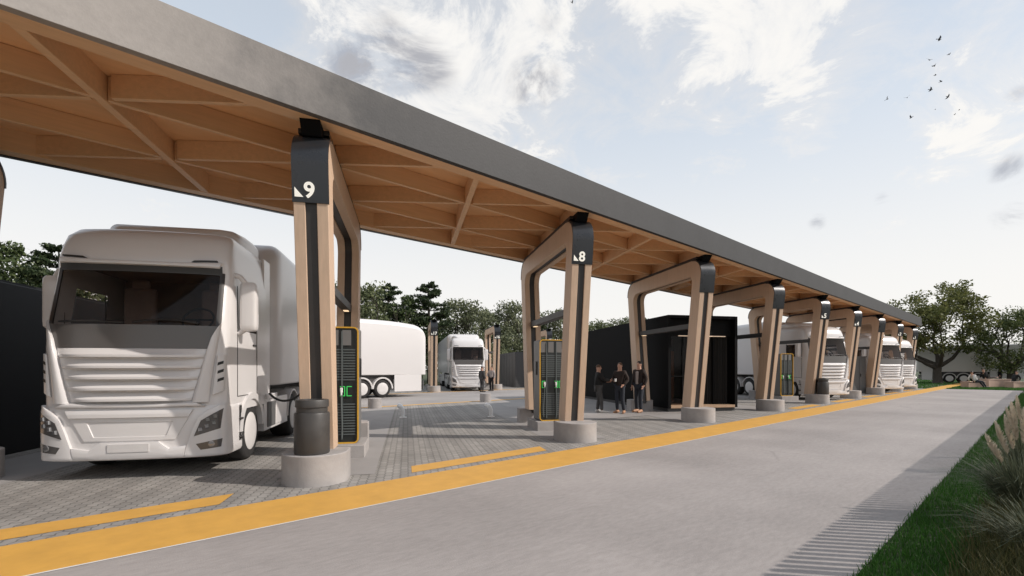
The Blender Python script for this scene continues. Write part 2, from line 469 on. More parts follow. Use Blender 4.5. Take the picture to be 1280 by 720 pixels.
# yellow dashes at the mouth of each bay
for i in range(-2, 8):
    if i in (1, 2): continue
    x0, x1 = PX0 + PP * i + 1.42, PX0 + PP * (i + 1) - 1.0
    if i == 0: x0, x1 = 3.85, 7.1
    b.add([(x0, 6.53, 0.004), (x1 - 0.25, 6.53, 0.004), (x1, 6.97, 0.004), (x0 + 0.25, 6.97, 0.004)], [(0, 1, 2, 3)])
tag(b.build('bay_marking', 'yellow_paint', fix=False), kind='structure')
sheet('grass_island_ground', [(51.3, 0.9), (51.3, 5.15), (100, 5.15), (100, 0.9)], 0.0, 'soil')

# ---------------------------------------------------------------- portal frames
def fillet(pts, rads, na=10, nl=6):
    # pts: open polyline of 4 points, fillet at points 1 and 2
    out = []
    P = [Vector(p) for p in pts]
    segs = []
    arcs = {}
    for i in (1, 2):
        a, c_, d = P[i - 1], P[i], P[i + 1]
        u, w = (a - c_).normalized(), (d - c_).normalized()
        ang = u.angle(w); r = rads[i - 1]
        L_ = r / math.tan(ang / 2)
        p0, p1 = c_ + u * L_, c_ + w * L_
        ctr = c_ + (u + w).normalized() * (r / math.sin(ang / 2))
        arc = []
        a0 = p0 - ctr; a1 = p1 - ctr
        th = a0.angle(a1); sgn = 1 if a0.x * a1.y - a0.y * a1.x > 0 else -1
        for k in range(na + 1):
            t = sgn * th * k / na
            arc.append(ctr + Vector((a0.x * math.cos(t) - a0.y * math.sin(t), a0.x * math.sin(t) + a0.y * math.cos(t))))
        arcs[i] = arc
    for k in range(nl): out.append(P[0].lerp(arcs[1][0], k / nl))
    out += arcs[1]
    for k in range(1, nl): out.append(arcs[1][-1].lerp(arcs[2][0], k / nl))
    out += arcs[2]
    for k in range(1, nl + 1): out.append(arcs[2][-1].lerp(P[3], k / nl))
    return out

def ring(b, outer, inner, t0, t1, mi=0):
    n = len(outer)
    rows = [[(t0, p.x, p.y) for p in outer], [(t0, p.x, p.y) for p in inner],
            [(t1, p.x, p.y) for p in inner], [(t1, p.x, p.y) for p in outer]]
    P = [p for r in rows for p in r]
    Fs = []
    for k in range(4):
        a, c_ = k * n, ((k + 1) % 4) * n
        for j in range(n - 1): Fs.append((a + j, a + j + 1, c_ + j + 1, c_ + j))
    Fs.append((0, n, 2 * n, 3 * n)); Fs.append((n - 1, 4 * n - 1, 3 * n - 1, 2 * n - 1))
    b.add(P, Fs, mi)

ZB, ZT = 0.40, 4.875
OUT = fillet([(0.25, ZB), (-0.40, ZT), (4.575, ZT), (4.0, ZB)], (0.45, 0.45))
INN = fillet([(0.70, ZB), (0.12, 4.43), (4.08, 4.43), (3.55, ZB)], (0.22, 0.28))
OUTW = fillet([(0.285, ZB - 0.1), (-0.362, ZT - 0.03), (4.54, ZT - 0.03), (3.965, ZB - 0.1)], (0.42, 0.42))
INNW = fillet([(0.66, ZB - 0.1), (0.083, 4.466), (4.115, 4.466), (3.59, ZB - 0.1)], (0.22, 0.28))
OUTC = fillet([(0.25 - 0.014, ZB), (-0.414, ZT + 0.014), (4.589, ZT + 0.014), (4.014, ZB)], (0.46, 0.46))
OUTC2 = fillet([(0.25 + 0.02, ZB), (-0.38, ZT - 0.02), (4.555, ZT - 0.02), (3.98, ZB)], (0.43, 0.43))

def subring(path_o, path_i, cond):
    idx = [k for k, p in enumerate(path_o) if cond(p)]
    return [path_o[k] for k in idx], [path_i[k] for k in idx]

def text_mesh(name, s, size, m, parent, loc, rot, bold=0.012, ext=0.004):
    cu = bpy.data.curves.new(name, 'FONT')
    cu.body = s; cu.size = size; cu.align_x = 'LEFT'; cu.extrude = ext; cu.offset = bold
    tmp = bpy.data.objects.new(name, cu); COL.objects.link(tmp)
    bpy.context.view_layer.update()
    me = bpy.data.meshes.new_from_object(tmp.evaluated_get(bpy.context.evaluated_depsgraph_get()))
    bpy.data.objects.remove(tmp)
    me.name = name
    me.materials.clear(); me.materials.append(MATS[m])
    o = bpy.data.objects.new(name, me); COL.objects.link(o)
    o.parent = parent; o.location = loc; o.rotation_euler = rot
    return o

def pedestal(b, s0, flip):
    # stadium block: round nose outwards, square tail inwards
    r = 0.445
    poly = []
    for k in range(25):
        a = PI + PI * k / 24 if not flip else PI * k / 24
        poly.append((r * math.cos(a), s0 + r * math.sin(a)))
    if not flip: poly += [(r, s0 + 0.30), (-r, s0 + 0.30)]
    else: poly += [(-r, s0 - 0.30), (r, s0 - 0.30)]
    b.prism(poly, -0.02, 0.42)

def make_frame():
    root = empty('portal_frame')
    b = MB(); ring(b, OUT, INN, -0.225, -0.075); b.build('timber_flange', 'wood', root, bevel=0.008)
    b = MB(); ring(b, OUT, INN, 0.075, 0.225); b.build('timber_flange', 'wood', root, bevel=0.008)
    b = MB(); ring(b, OUTW, INNW, -0.08, 0.08); b.build('web', 'web', root, smooth=30)
    # black steel sleeves on the upper corners
    b = MB()
    def front(p): return p.x < 0.35 and p.y > 3.86
    idx = [k for k, p in enumerate(OUTC) if p.x < 0.30 and p.y > 3.8]
    k0 = idx[0]
    # start exactly at z = 3.86
    A, B_ = OUTC[k0 - 1], OUTC[k0]
    def lerp_at(path, k, z):
        a, c_ = path[k - 1], path[k]
        t = (z - a.y) / (c_.y - a.y)
        return a.lerp(c_, t)
    po = [lerp_at(OUTC, k0, 3.86)] + [OUTC[k] for k in idx]
    pi_ = [lerp_at(OUTC2, k0, 3.86)] + [OUTC2[k] for k in idx]
    ring(b, po, pi_, -0.235, 0.235)
    cap = b.build('corner_sleeve', 'cap', root, smooth=35)
    b = MB()
    idx = [k for k, p in enumerate(OUTC) if p.x > 3.9 and p.y > 4.1]
    po = [OUTC[k] for k in idx]; pi_ = [OUTC2[k] for k in idx]
    ring(b, po, pi_, -0.235, 0.235)
    b.build('corner_sleeve', 'cap', root, smooth=35)
    # head plate and wedge up to the canopy
    b = MB(); b.box((0, 2.1, 4.925), (0.41, 4.3, 0.07)); b.build('head_plate', 'web', root)
    b = MB()
    b.add([(-0.13, -0.20, 4.80), (0.13, -0.20, 4.80), (0.13, 0.20, 4.80), (-0.13, 0.20, 4.80),
           (-0.13, -0.34, 4.966), (0.13, -0.34, 4.966), (0.13, 0.20, 4.966), (-0.13, 0.20, 4.966)],
          [(3, 2, 1, 0), (4, 5, 6, 7), (0, 1, 5, 4), (1, 2, 6, 5), (2, 3, 7, 6), (3, 0, 4, 7)])
    b.build('head_bracket', 'cabin_black', root)
    # cross bar with a small lamp at its back end
    b = MB(); b.box((0, 2.12, 2.93), (0.17, 3.55, 0.16)); cb = b.build('cross_bar', 'web', root, bevel=0.01)
    b = MB(); b.box((0, 3.62, 2.843), (0.10, 0.20, 0.012)); b.build('bar_lamp', 'warm_lamp', cb)
    b = MB(); pedestal(b, 0.10, False); b.build('pedestal', 'pedestal', root, bevel=0.012)
    b = MB(); pedestal(b, 4.05, True); b.build('pedestal', 'pedestal', root, bevel=0.012)
    for y in (0.50, 3.75):
        b = MB(); b.box((0, y, 0.41), (0.22, 0.26, 0.12)); b.build('foot_plate', 'web', root)
    return root, cap

def add_number(capo, txt):
    # the sleeve face leans out a little: follow it
    lean = math.atan(0.145)
    z0 = 3.925
    y0 = 0.236 - 0.145 * (z0 - ZB) - 0.006
    w = 0.0
    t = text_mesh('number', txt, 0.285, 'cap_text', capo, (-0.085 if len(txt) == 1 else -0.10, y0, z0), (PI / 2 + lean * 0, 0, 0), bold=0.007)
    t.rotation_euler = (PI / 2 + lean, 0, 0)
    b = MB()
    b.add([(-0.20, 0, 0), (-0.09, 0, 0), (-0.20, 0, 0.125), (-0.20, -0.006, 0), (-0.09, -0.006, 0), (-0.20, -0.006, 0.125)],
          [(0, 2, 1), (3, 4, 5), (0, 1, 4, 3), (1, 2, 5, 4), (2, 0, 3, 5)])
    m = b.build('arrow_mark', 'cap_text', capo)
    m.location = (0, y0, z0); m.rotation_euler = (lean, 0, 0)

F0, CAP0 = make_frame()
frame_info = [
    (-1, '', 'timber portal frame at the left picture edge with only its rounded black back corner showing'),
    (0, '9', 'tall timber portal frame with a black sleeve numbered 9, nearest to the white lorry'),
    (1, '8', 'timber portal frame with a black sleeve numbered 8 and a charging cabinet between its legs'),
    (2, '', 'timber portal frame with a blank black sleeve just in front of the black lounge cabin'),
    (3, '', 'timber portal frame with a blank black sleeve right of the black lounge cabin'),
    (4, '5', 'timber portal frame numbered 5 with a dark litter bin on its pedestal'),
    (5, '4', 'timber portal frame numbered 4 right behind the nose of a parked white lorry'),
    (6, '', 'timber portal frame with blank sleeve beside the plain grey cabinet'),
    (7, '2', 'timber portal frame numbered 2, last but one under the canopy'),
    (8, '1', 'timber portal frame numbered 1 at the far end of the canopy')]
frames = {}
for i, num, lab in frame_info:
    o = copy_tree(F0)
    o.location = fpt(i, 0); o.rotation_euler = (0, 0, ROT)
    tag(o, lab, 'portal frame', 'timber portal frames carrying the canopy')
    frames[i] = o
    if num:
        capo = [c for c in o.children if c.name.startswith('corner_sleeve')][0]
        add_number(capo, num)
# second row across the back lane, standing free
for (X, num, lab) in ((18.3, '17', 'free-standing timber portal frame numbered 17 behind the tail of the white trailer'),
                      (23.95, '16', 'free-standing timber portal frame numbered 16 right of the far white lorry'),
                      (29.7, '15', 'free-standing timber portal frame far behind the charging cabinet of frame 8')):
    o = copy_tree(F0)
    o.location = (X, 28.1, 0); o.rotation_euler = (0, 0, ROT)
    tag(o, lab, 'portal frame', 'free-standing portal frames of the back row')
    capo = [c for c in o.children if c.name.startswith('corner_sleeve')][0]
    add_number(capo, num)
for o in [F0] + list(F0.children_recursive):
    bpy.data.objects.remove(o)

# ---------------------------------------------------------------- canopy
YF, YBK, ZC0, ZC1 = 6.45, 11.10, 4.955, 5.60
DS = (YBK - YF) / E2.y                     # depth along the bays
XS, XE = -17.0, 49.6                       # front edge ends
dx = DS * 0.5
can = empty('charging_canopy', (0, 0, 0))
tag(can, 'long flat canopy with grey concrete edge and timber coffered underside', 'canopy')
b = MB()
th = 0.10
def par(y0, y1, x0, x1, z0, z1):           # box following the skewed plan
    k = 0.5 / E2.y
    P = []
    for z in (z0, z1):
        for x, y in ((x0, y0), (x1, y0), (x1, y1), (x0, y1)):
            P.append((x + (y - YF) * k, y, z))
    return P
BF = [(3, 2, 1, 0), (4, 5, 6, 7), (0, 1, 5, 4), (1, 2, 6, 5), (2, 3, 7, 6), (3, 0, 4, 7)]
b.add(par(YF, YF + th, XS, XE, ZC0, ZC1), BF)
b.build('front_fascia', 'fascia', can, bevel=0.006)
b = MB(); b.add(par(YBK - th, YBK, XS, XE, ZC0, ZC1), BF); b.build('back_fascia', 'web', can)
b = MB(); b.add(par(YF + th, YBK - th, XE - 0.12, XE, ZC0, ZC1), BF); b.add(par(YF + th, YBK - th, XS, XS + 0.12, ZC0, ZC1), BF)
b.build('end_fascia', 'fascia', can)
b = MB(); b.add(par(YF + th, YBK - th, XS + 0.12, XE - 0.12, ZC0 + 0.36, ZC1 - 0.02), BF); b.build('ceiling_panel', 'wood_ceiling', can)
b = MB(); b.add(par(YF + th + .002, YF + 0.36, XS + 0.12, XE - 0.12, ZC0 + 0.012, ZC0 + 0.37), BF); b.build('edge_beam', 'wood_beam', can, bevel=0.006)
b = MB(); b.add(par(YBK - 0.34, YBK - th - .002, XS + 0.12, XE - 0.12, ZC0 + 0.012, ZC0 + 0.37), BF); b.build('edge_beam', 'wood_beam', can, bevel=0.006)
HP = PP / 2
def cx(i2, j):                             # lattice node
    base = fpt(0, 0); 
    y = YF + (YBK - YF) * j / 3
    x = PX0 + HP * i2 + (y - PY0) * 0.5 / E2.y
    return Vector((x, y, 0))
i2a, i2b = -6, 16
for i2 in range(i2a, i2b + 1):             # main ribs along the bays
    a, c_ = cx(i2, 0.22), cx(i2, 2.8)
    b = MB(); mid = (a + c_) / 2
    b.M = Matrix.Translation((mid.x, mid.y, ZC0 + 0.19)) @ Matrix.Rotation(R(60), 4, 'Z')
    b.box((0, 0, 0), ((c_ - a).length, 0.11 if i2 % 2 else 0.10, 0.34))
    b.build('main_rib', 'wood_beam', can, bevel=0.006)
b = MB()
for j in (1, 2):                           # long stringers
    for i2 in range(i2a, i2b):
        a, c_ = cx(i2, j), cx(i2 + 1, j)
        mid = (a + c_) / 2
        b.box((mid.x, mid.y, ZC0 + 0.20), ((c_ - a).length - 0.12, 0.07, 0.31))
for i2 in range(i2a, i2b):                 # diagonals
    for j in (1, 2, 3):
        a, c_ = cx(i2, j), cx(i2 + 1, j - 1)
        d = (c_ - a); L_ = d.length; n = d.normalized()
        a2, c2 = a + n * 0.13, c_ - n * 0.13
        if j == 3: a2 = a + n * 0.42
        if j == 1: c2 = c_ - n * 0.52
        mid = (a2 + c2) / 2
        b.box((mid.x, mid.y, ZC0 + 0.205), ((c2 - a2).length, 0.07, 0.305), rz=math.atan2(d.y, d.x))
b.build('lattice_beam', 'wood_beam', can, bevel=0.005, seg=1)

# ---------------------------------------------------------------- litter bins
def make_bin():
    b = MB()
    b.lathe([(0.0, 0.0), (0.228, 0.0), (0.235, 0.02), (0.235, 0.555), (0.228, 0.57), (0.205, 0.575), (0.205, 0.645), (0.222, 0.65), (0.222, 0.735), (0.215, 0.75), (0.17, 0.752), (0.165, 0.70), (0.0, 0.70)], n=40, caps=False)
    return b.build('litter_bin', 'bin', smooth=30)
bn = make_bin()
bn.location = fpt(0, -0.06, -0.02, 0.42)
tag(bn, 'dark grey round litter bin on the pedestal of frame 9', 'litter bin', 'litter bins on pedestals')
b2 = bn.copy(); COL.objects.link(b2); b2.location = fpt(4, -0.06, 0.10, 0.42)
tag(b2, 'dark grey round litter bin on the pedestal of frame 5', 'litter bin', 'litter bins on pedestals')

# ---------------------------------------------------------------- charging cabinets
def make_charger():
    root = empty('charging_cabinet')
    W, D, Hh = 0.74, 0.62, 2.14
    b = MB(); b.box((0, 0.32, 0.11), (0.98, 1.06, 0.24)); b.build('plinth', 'pedestal', root, bevel=0.01)
    b = MB(); b.box((0, 0.36, 0.23 + Hh / 2), (W - 0.02, D, Hh - 0.02)); b.build('body', 'charger_body', root, bevel=0.03)
    # rounded yellow bezel
    def rr(w, h, r, n=6):
        out = []
        for cx_, cz, a0 in ((w / 2 - r, h / 2 - r, 0), (-w / 2 + r, h / 2 - r, PI / 2), (-w / 2 + r, -h / 2 + r, PI), (w / 2 - r, -h / 2 + r, 1.5 * PI)):
            for k in range(n + 1):
                a = a0 + PI / 2 * k / n
                out.append((cx_ + r * math.cos(a), cz + r * math.sin(a)))
        return out
    o_, i_ = rr(W, Hh, 0.09), rr(W - 0.05, Hh - 0.05, 0.07)
    zc = 0.23 + Hh / 2
    rows = [[(x, 0.045, zc + z) for x, z in o_], [(x, 0.0, zc + z) for x, z in o_], [(x, 0.0, zc + z) for x, z in i_], [(x, 0.06, zc + z) for x, z in i_]]
    b = MB(); b.grid(rows + [rows[0]], closed=True); b.build('bezel', 'yellow_trim', root, smooth=40)
    b = MB(); b.box((0, 0.05, zc), (W - 0.05, 0.03, Hh - 0.05)); face = b.build('front_panel', 'charger_face', root)
    for z0, z1 in ((0.40, 0.98), (1.40, 1.98)):
        b = MB()
        z = z0
        while z < z1:
            b.box((0, 0.028, z), (W - 0.12, 0.018, 0.022)); z += 0.05
        b.build('louvre', 'charger_fin', face)
    for x in (-0.18, 0.08):
        b = MB(); b.box((x, 0.012, zc), (0.026, 0.02, Hh - 0.16)); b.build('rail', 'charger_fin', face)
    for x in (-0.27, -0.06, 0.16):
        b = MB(); b.box((x, 0.026, 2.17), (0.15, 0.02, 0.28)); b.build('top_panel', 'charger_body', face)
    # two green lit socket brackets
    for x, sg in ((-0.26, 1), (0.085, -1), (0.205, 1)):
        b = MB()
        for dz in (-0.085, 0.085): b.box((x, 0.015, 1.19 + dz), (0.085, 0.012, 0.014))
        b.box((x - sg * 0.04, 0.015, 1.19), (0.014, 0.012, 0.17))
        b.build('green_light', 'green_led', face)
    for x in (-0.24, 0.07):
        b = MB()
        b.box((x, 0.0, 1.21), (0.045, 0.05, 0.09)); b.box((x, -0.02, 1.16), (0.03, 0.03, 0.09))
        b.build('plug', 'white_plastic', face, bevel=0.008)
    for x in (-0.24, 0.07):
        b = MB(); b.tube([(x, -0.015, 1.13), (x * 1.05, -0.02, 0.9), (x * 1.2, -0.02, 0.55), (x * 1.1, 0.0, 0.34)], 0.014, 6)
        b.build('charging_cable', 'charger_fin', face, smooth=60)
    for x in (-W / 2 - 0.005, W / 2 + 0.005):
        b = MB(); b.box((x, 0.33, 1.62), (0.03, 0.10, 0.36)); b.build('handle', 'black_plastic', root, bevel=0.008)
    return root
CH0 = make_charger()
for k, (i, lab) in enumerate(((0, 'charging cabinet with yellow rim half hidden behind the leg of frame 9'),
                              (1, 'charging cabinet with yellow rim standing inside frame 8'),
                              (4, 'charging cabinet with yellow rim seen left of frame 5, beside a lorry cab'),
                              (5, 'charging cabinet inside frame 4 behind the parked lorry'),
                              (6, 'charging cabinet inside the blank frame after frame 4'))):
    o = CH0 if k == 0 else copy_tree(CH0)
    o.location = fpt(i, 2.04 if i else 2.0, 0.04 if i == 0 else 0.06); o.rotation_euler = (0, 0, ROT)
    tag(o, lab, 'charger', 'charging cabinets in the frames')

# concrete stubs behind the bays, bent steel wheel guides
b = MB(); b.lathe([(0.27, -0.02), (0.27, 0.40), (0.255, 0.415), (0.0, 0.415)], n=28, caps=False)
st = b.build('concrete_stub', 'pedestal', smooth=30)
st.location = fpt(0, 13.05)
tag(st, 'low round concrete stub in front of the white trailer wheels', 'bollard', 'concrete stubs at the bay ends')
s2 = st.copy(); COL.objects.link(s2); s2.location = fpt(1, 12.95)
tag(s2, 'low round concrete stub in front of the far white lorry', 'bollard', 'concrete stubs at the bay ends')
def wheel_guide(loc, sg, lab):
    b = MB()
    b.tube([(0, 0, -0.02), (0, 0, 0.12), (-0.01 * sg, 0.0, 0.22), (-0.04 * sg, 0.03, 0.31), (-0.09 * sg, 0.10, 0.365), (-0.13 * sg, 0.20, 0.38)], [0.055, 0.06, 0.068, 0.075, 0.08, 0.082], 12)
    b.lathe([(0.12, 0.0), (0.12, 0.02), (0.0, 0.02)], n=20, caps=False)
    o = b.build('wheel_guide', 'steel_white', loc=loc, rz=ROT, smooth=40)
    tag(o, lab, 'wheel guide', 'bent steel wheel guides')
wheel_guide(gnd(504, 522), 1, 'white bent steel tube standing in the shade, left of the two')
wheel_guide(gnd(614, 521), 1, 'white bent steel tube standing in the shade nearer to frame 8')

# ---------------------------------------------------------------- lorry
WS = [(0.0, 1.0), (2.24, 1.0), (3.08, 0.985), (3.3, 0.972), (3.62, 0.945), (3.75, 0.90), (3.82, 0.84), (3.85, 0.75)]
SH = [(0.0, 0.0), (1.9, 0.0), (2.24, 0.03), (3.08, 0.24), (3.17, 0.22), (3.3, 0.235), (3.45, 0.275), (3.62, 0.36), (3.75, 0.52), (3.82, 0.75), (3.85, 1.05)]
def interp(T, z):
    if z <= T[0][0]: return T[0][1]
    for (a, fa), (c_, fc) in zip(T, T[1:]):
        if z <= c_: return fa + (fc - fa) * (z - a) / (c_ - a)
    return T[-1][1]
def plan(x, W=1.25, D=0.40, n=5.0):
    q = min(abs(x) / W, 1.0)
    return D * (1 - (1 - q ** n) ** (1 / n)) + 0.05 * q * q
def Fy(x, z):
    return plan(x / interp(WS, z)) + interp(SH, z)
XL = [1.25, 1.248, 1.24, 1.222, 1.19, 1.14, 1.06, 0.9, 0.7, 0.45, 0.2]
XL = [-x for x in XL] + [0.0] + XL[::-1]
SIDE_Y = [2.3, 1.95, 1.62, 1.25, 0.95, 0.72]
COLS = [(-1.25, y) for y in SIDE_Y] + [(x, plan(x)) for x in XL] + [(1.25, y) for y in SIDE_Y[::-1]]

def shell_pt(cidx, z, off=0.0):
    x, y = COLS[cidx]
    w, sh = interp(WS, z), interp(SH, z)
    bl = 1.0 if y <= 0.5 else max(0.0, (2.3 - y) / 1.8)
    px_ = x * w
    if off:
        # outward: mostly sideways on the flanks, forward on the nose
        if y > 0.5: px_ += math.copysign(off, x)
        else: y -= off
    return (px_, y + sh * bl, z)

def patch(b, corners, nu, nv, off, th=0.05, mi=0, F=Fy, ofn=None):
    BL, BR, TR, TL = corners
    fr, bk = [], []
    for j in range(nv + 1):
        v = j / nv; r1, r2 = [], []
        for i in range(nu + 1):
            u = i / nu
            x = (BL[0] * (1 - u) + BR[0] * u) * (1 - v) + (TL[0] * (1 - u) + TR[0] * u) * v
            z = (BL[1] * (1 - u) + BR[1] * u) * (1 - v) + (TL[1] * (1 - u) + TR[1] * u) * v
            o = ofn(u, v) if ofn else off
            y = F(x, z)
            r1.append((x, y - o, z)); r2.append((x, y + th, z))
        fr.append(r1); bk.append(r2)
    b.grid(fr, mi); b.grid(bk, mi, flip=True)
    ring_f = fr[0] + [r[-1] for r in fr[1:]] + fr[-1][::-1][1:] + [r[0] for r in fr[::-1][1:]]
    ring_b = bk[0] + [r[-1] for r in bk[1:]] + bk[-1][::-1][1:] + [r[0] for r in bk[::-1][1:]]
    b.grid([ring_f, ring_b], mi)

def loft_band(b, A, B_, nv, off, th=0.05, mi=0, nu=5, F=Fy, round_=0.0):
    # strip between two polylines given in (x, z), swept over the nose
    def samp(P, t):
        k = t * (len(P) - 1); i = min(int(k), len(P) - 2); f_ = k - i
        return (P[i][0] * (1 - f_) + P[i + 1][0] * f_, P[i][1] * (1 - f_) + P[i + 1][1] * f_)
    fr, bk = [], []
    for j in range(nv + 1):
        a, c_ = samp(A, j / nv), samp(B_, j / nv)
        r1, r2 = [], []
        for i in range(nu + 1):
            u = i / nu
            x, z = a[0] * (1 - u) + c_[0] * u, a[1] * (1 - u) + c_[1] * u
            o = off - round_ * (2 * u - 1) ** 4
            r1.append((x, F(x, z) - o, z)); r2.append((x, F(x, z) + th, z))
        fr.append(r1); bk.append(r2)
    b.grid(fr, mi); b.grid(bk, mi, flip=True)
    ring_f = fr[0] + [r[-1] for r in fr[1:]] + fr[-1][::-1][1:] + [r[0] for r in fr[::-1][1:]]
    ring_b = bk[0] + [r[-1] for r in bk[1:]] + bk[-1][::-1][1:] + [r[0] for r in bk[::-1][1:]]
    b.grid([ring_f, ring_b], mi)

def bump_F(x, z):                            # nose of the bumper, a little ahead of the cab
    o = interp([(0.27, 0.0), (0.31, 0.035), (0.62, 0.045), (0.95, 0.045), (1.04, 0.02)], z)
    return plan(x, 1.265, 0.44, 5.0) - o

def mir(q, sx):                              # mirror a quad (BL, BR, TR, TL)
    if sx > 0: return q
    BL, BR, TR, TL = q
    f = lambda p: (-p[0], p[1])
    return (f(BR), f(BL), f(TL), f(TR))

def wheel_mb(x, y, sgn, r=0.50, w=0.30, dish=True):
    b = MB()
    x0 = x
    prof = [(0.30, -w / 2), (r - 0.06, -w / 2), (r - 0.015, -w / 2 + 0.03), (r, -w / 2 + 0.07), (r, w / 2 - 0.07), (r - 0.015, w / 2 - 0.03), (r - 0.06, w / 2), (0.335, w / 2 + 0.006), (0.325, w / 2 - 0.02), (0.0, w / 2 - 0.02)]
    prof2 = [(0.335, w / 2 - 0.015), (0.33, w / 2 + 0.008), (0.29, w / 2 + 0.022), (0.12, w / 2 + 0.028), (0.0, w / 2 + 0.028)]
    if sgn < 0:
        prof = [(a, -h) for a, h in prof]; prof2 = [(a, -h) for a, h in prof2]
    b.lathe(prof, (x0, y, r), 'X', 40, 0, caps=False)
    b.lathe(prof2, (x0, y, r), 'X', 40, 1, caps=False)
    return b

def rbox_rows(sections):
    return sections

def rounded_section(xw, z0, z1, rt, rb, n=6):
    P = []
    for cx_, cz, a0, r in ((xw - rt, z1 - rt, 0, rt), (-xw + rt, z1 - rt, PI / 2, rt), (-xw + rb, z0 + rb, PI, rb), (xw - rb, z0 + rb, 1.5 * PI, rb)):
        for k in range(n + 1):
            a = a0 + PI / 2 * k / n
            P.append((cx_ + r * math.cos(a), cz + r * math.sin(a)))
    return P

def make_truck():
    root = empty('lorry')
    # --- cab shell with window openings
    ZR = [0.92, 1.1, 1.5, 1.9, 2.24, 2.45, 2.66, 2.87, 3.08, 3.17, 3.3, 3.38, 3.45, 3.54, 3.62, 3.69, 3.75, 3.79, 3.82, 3.837, 3.85]
    nc = len(COLS)
    P = [shell_pt(c_, z) for z in ZR for c_ in range(nc)]
    Fs = []
    ws0, ws1 = 6 + 5, 6 + len(XL) - 6        # columns of x = -1.14 .. 1.14
    sideL, sideR = (1, 4), (nc - 5, nc - 2)
    b = MB()
    for j in range(len(ZR) - 1):
        for c_ in range(nc - 1):
            zin = ZR[j] >= 2.24 - 1e-6 and ZR[j + 1] <= 3.08 + 1e-6
            if zin and ws0 <= c_ < ws1: continue
            if zin and ZR[j + 1] <= 2.9 and (2 <= c_ < 5 or nc - 6 <= c_ < nc - 3): continue
            Fs.append((j * nc + c_, j * nc + c_ + 1, (j + 1) * nc + c_ + 1, (j + 1) * nc + c_))
    k = (len(ZR) - 1) * nc
    Fs.append(tuple(range(k, k + nc)))
    # rear wall and underside
    Fs.append(tuple([0, nc - 1] + [j * nc + nc - 1 for j in range(1, len(ZR))] + [j * nc for j in range(len(ZR) - 1, 0, -1)]))
    b.add(P, Fs)
    b.build('cab', 'paint', root, smooth=38)
    # --- glazing
    b = MB()
    rows = []
    for z in ZR[4:9]: rows.append([Vector(shell_pt(c_, z)) + Vector((0, 0.012, 0)) for c_ in range(ws0, ws1 + 1)])
    b.grid(rows); ws = b.build('windshield', 'windshield', root, smooth=60, fix=False)
    for lo in (2, nc - 6):
        b = MB(); rows = []
        for z in ZR[4:8]:
            rows.append([Vector(shell_pt(c_, z)) * 1.0 + Vector((-0.012 if COLS[c_][0] > 0 else 0.012, 0, 0)) for c_ in range(lo, lo + 4)])
        b.grid(rows); b.build('side_window', 'windshield', root, smooth=60, fix=False)
    # dark frame round the windshield
    b = MB()
    for sx in (1, -1):
        patch(b, mir(((1.10, 2.2), (1.165, 2.2), (1.15, 3.10), (1.09, 3.10)), sx), 3, 8, 0.008, 0.02)
    patch(b, ((-1.12, 3.06), (1.12, 3.06), (1.12, 3.20), (-1.12, 3.20)), 28, 3, 0.012, 0.02)
    b.build('windshield_frame', 'dark_trim', root, smooth=40)
    # interior: floor, dashboard, seats, wheel
    b = MB()
    b.box((0, 1.30, 2.0), (2.3, 1.7, 0.05)); b.box((0, 2.1, 2.65), (2.3, 0.04, 1.5)); b.box((0, 1.35, 3.22), (2.25, 1.6, 0.04))
    b.box((0, 0.52, 2.12), (2.1, 0.40, 0.24))
    b.build('cab_interior', 'interior', root)
    for x in (-0.62, 0.62):
        b = MB(); b.box((x, 1.25, 2.2), (0.52, 0.5, 0.2)); b.box((x, 1.52, 2.62), (0.50, 0.16, 0.75)); b.box((x, 1.53, 3.05), (0.28, 0.12, 0.18))
        b.build('seat', 'seat_cloth', root, bevel=0.05)
    b = MB()
    cxw, cyw, czw = 0.62, 0.72, 2.40
    ringp = [(cxw + 0.23 * math.cos(t), cyw + 0.23 * math.sin(t) * 0.55, czw + 0.23 * math.sin(t) * 0.83) for t in [2 * PI * q / 24 for q in range(25)]]
    b.tube(ringp, 0.018, 6, caps=False); b.tube([(cxw - 0.23, cyw, czw), (cxw + 0.23, cyw, czw)], 0.018, 6); b.tube([(cxw, cyw, czw), (cxw, cyw - 0.2, czw - 0.25)], 0.03, 6)
    b.build('steering_wheel', 'black_plastic', root, smooth=60)
    # dark belt below the windshield
    b = MB(); patch(b, ((-1.04, 1.90), (1.04, 1.90), (1.14, 2.25), (-1.14, 2.25)), 32, 6, 0.014, 0.02)
    b.build('lower_belt', 'belt', root, smooth=40)
    # wipers
    for x0, x1 in ((-0.98, -0.12), (0.0, 0.88)):
        b = MB()
        pts = []
        for k in range(9):
            u = k / 8; x = x0 + (x1 - x0) * u; z = 2.275 + 0.055 * math.sin(PI * min(u * 0.9 + 0.05, 1)) * (1 if x0 > -0.5 else 0.3)
            pts.append((x, Fy(x, z) - 0.03, z))
        b.tube(pts, 0.017, 6); b.build('wiper', 'black_plastic', root, smooth=60)
    # sun visor / header lip with two marker lights
    b = MB()
    loft_band(b, [(-1.09, 3.165), (-0.6, 3.155), (0.6, 3.155), (1.09, 3.165)], [(-1.12, 3.26), (-0.6, 3.22), (0.6, 3.22), (1.12, 3.26)], 30, 0.055, 0.02, round_=0.02)
    vis = b.build('visor', 'paint', root, smooth=35)
    for sx in (1, -1):
        b = MB(); patch(b, mir(((0.72, 3.235), (1.06, 3.262), (1.06, 3.285), (0.76, 3.262)), sx), 6, 2, 0.05, 0.03)
        b.build('marker_light', 'dark_trim', vis)
    # grille: five bowed louvres in a tapered panel
    NS = 5
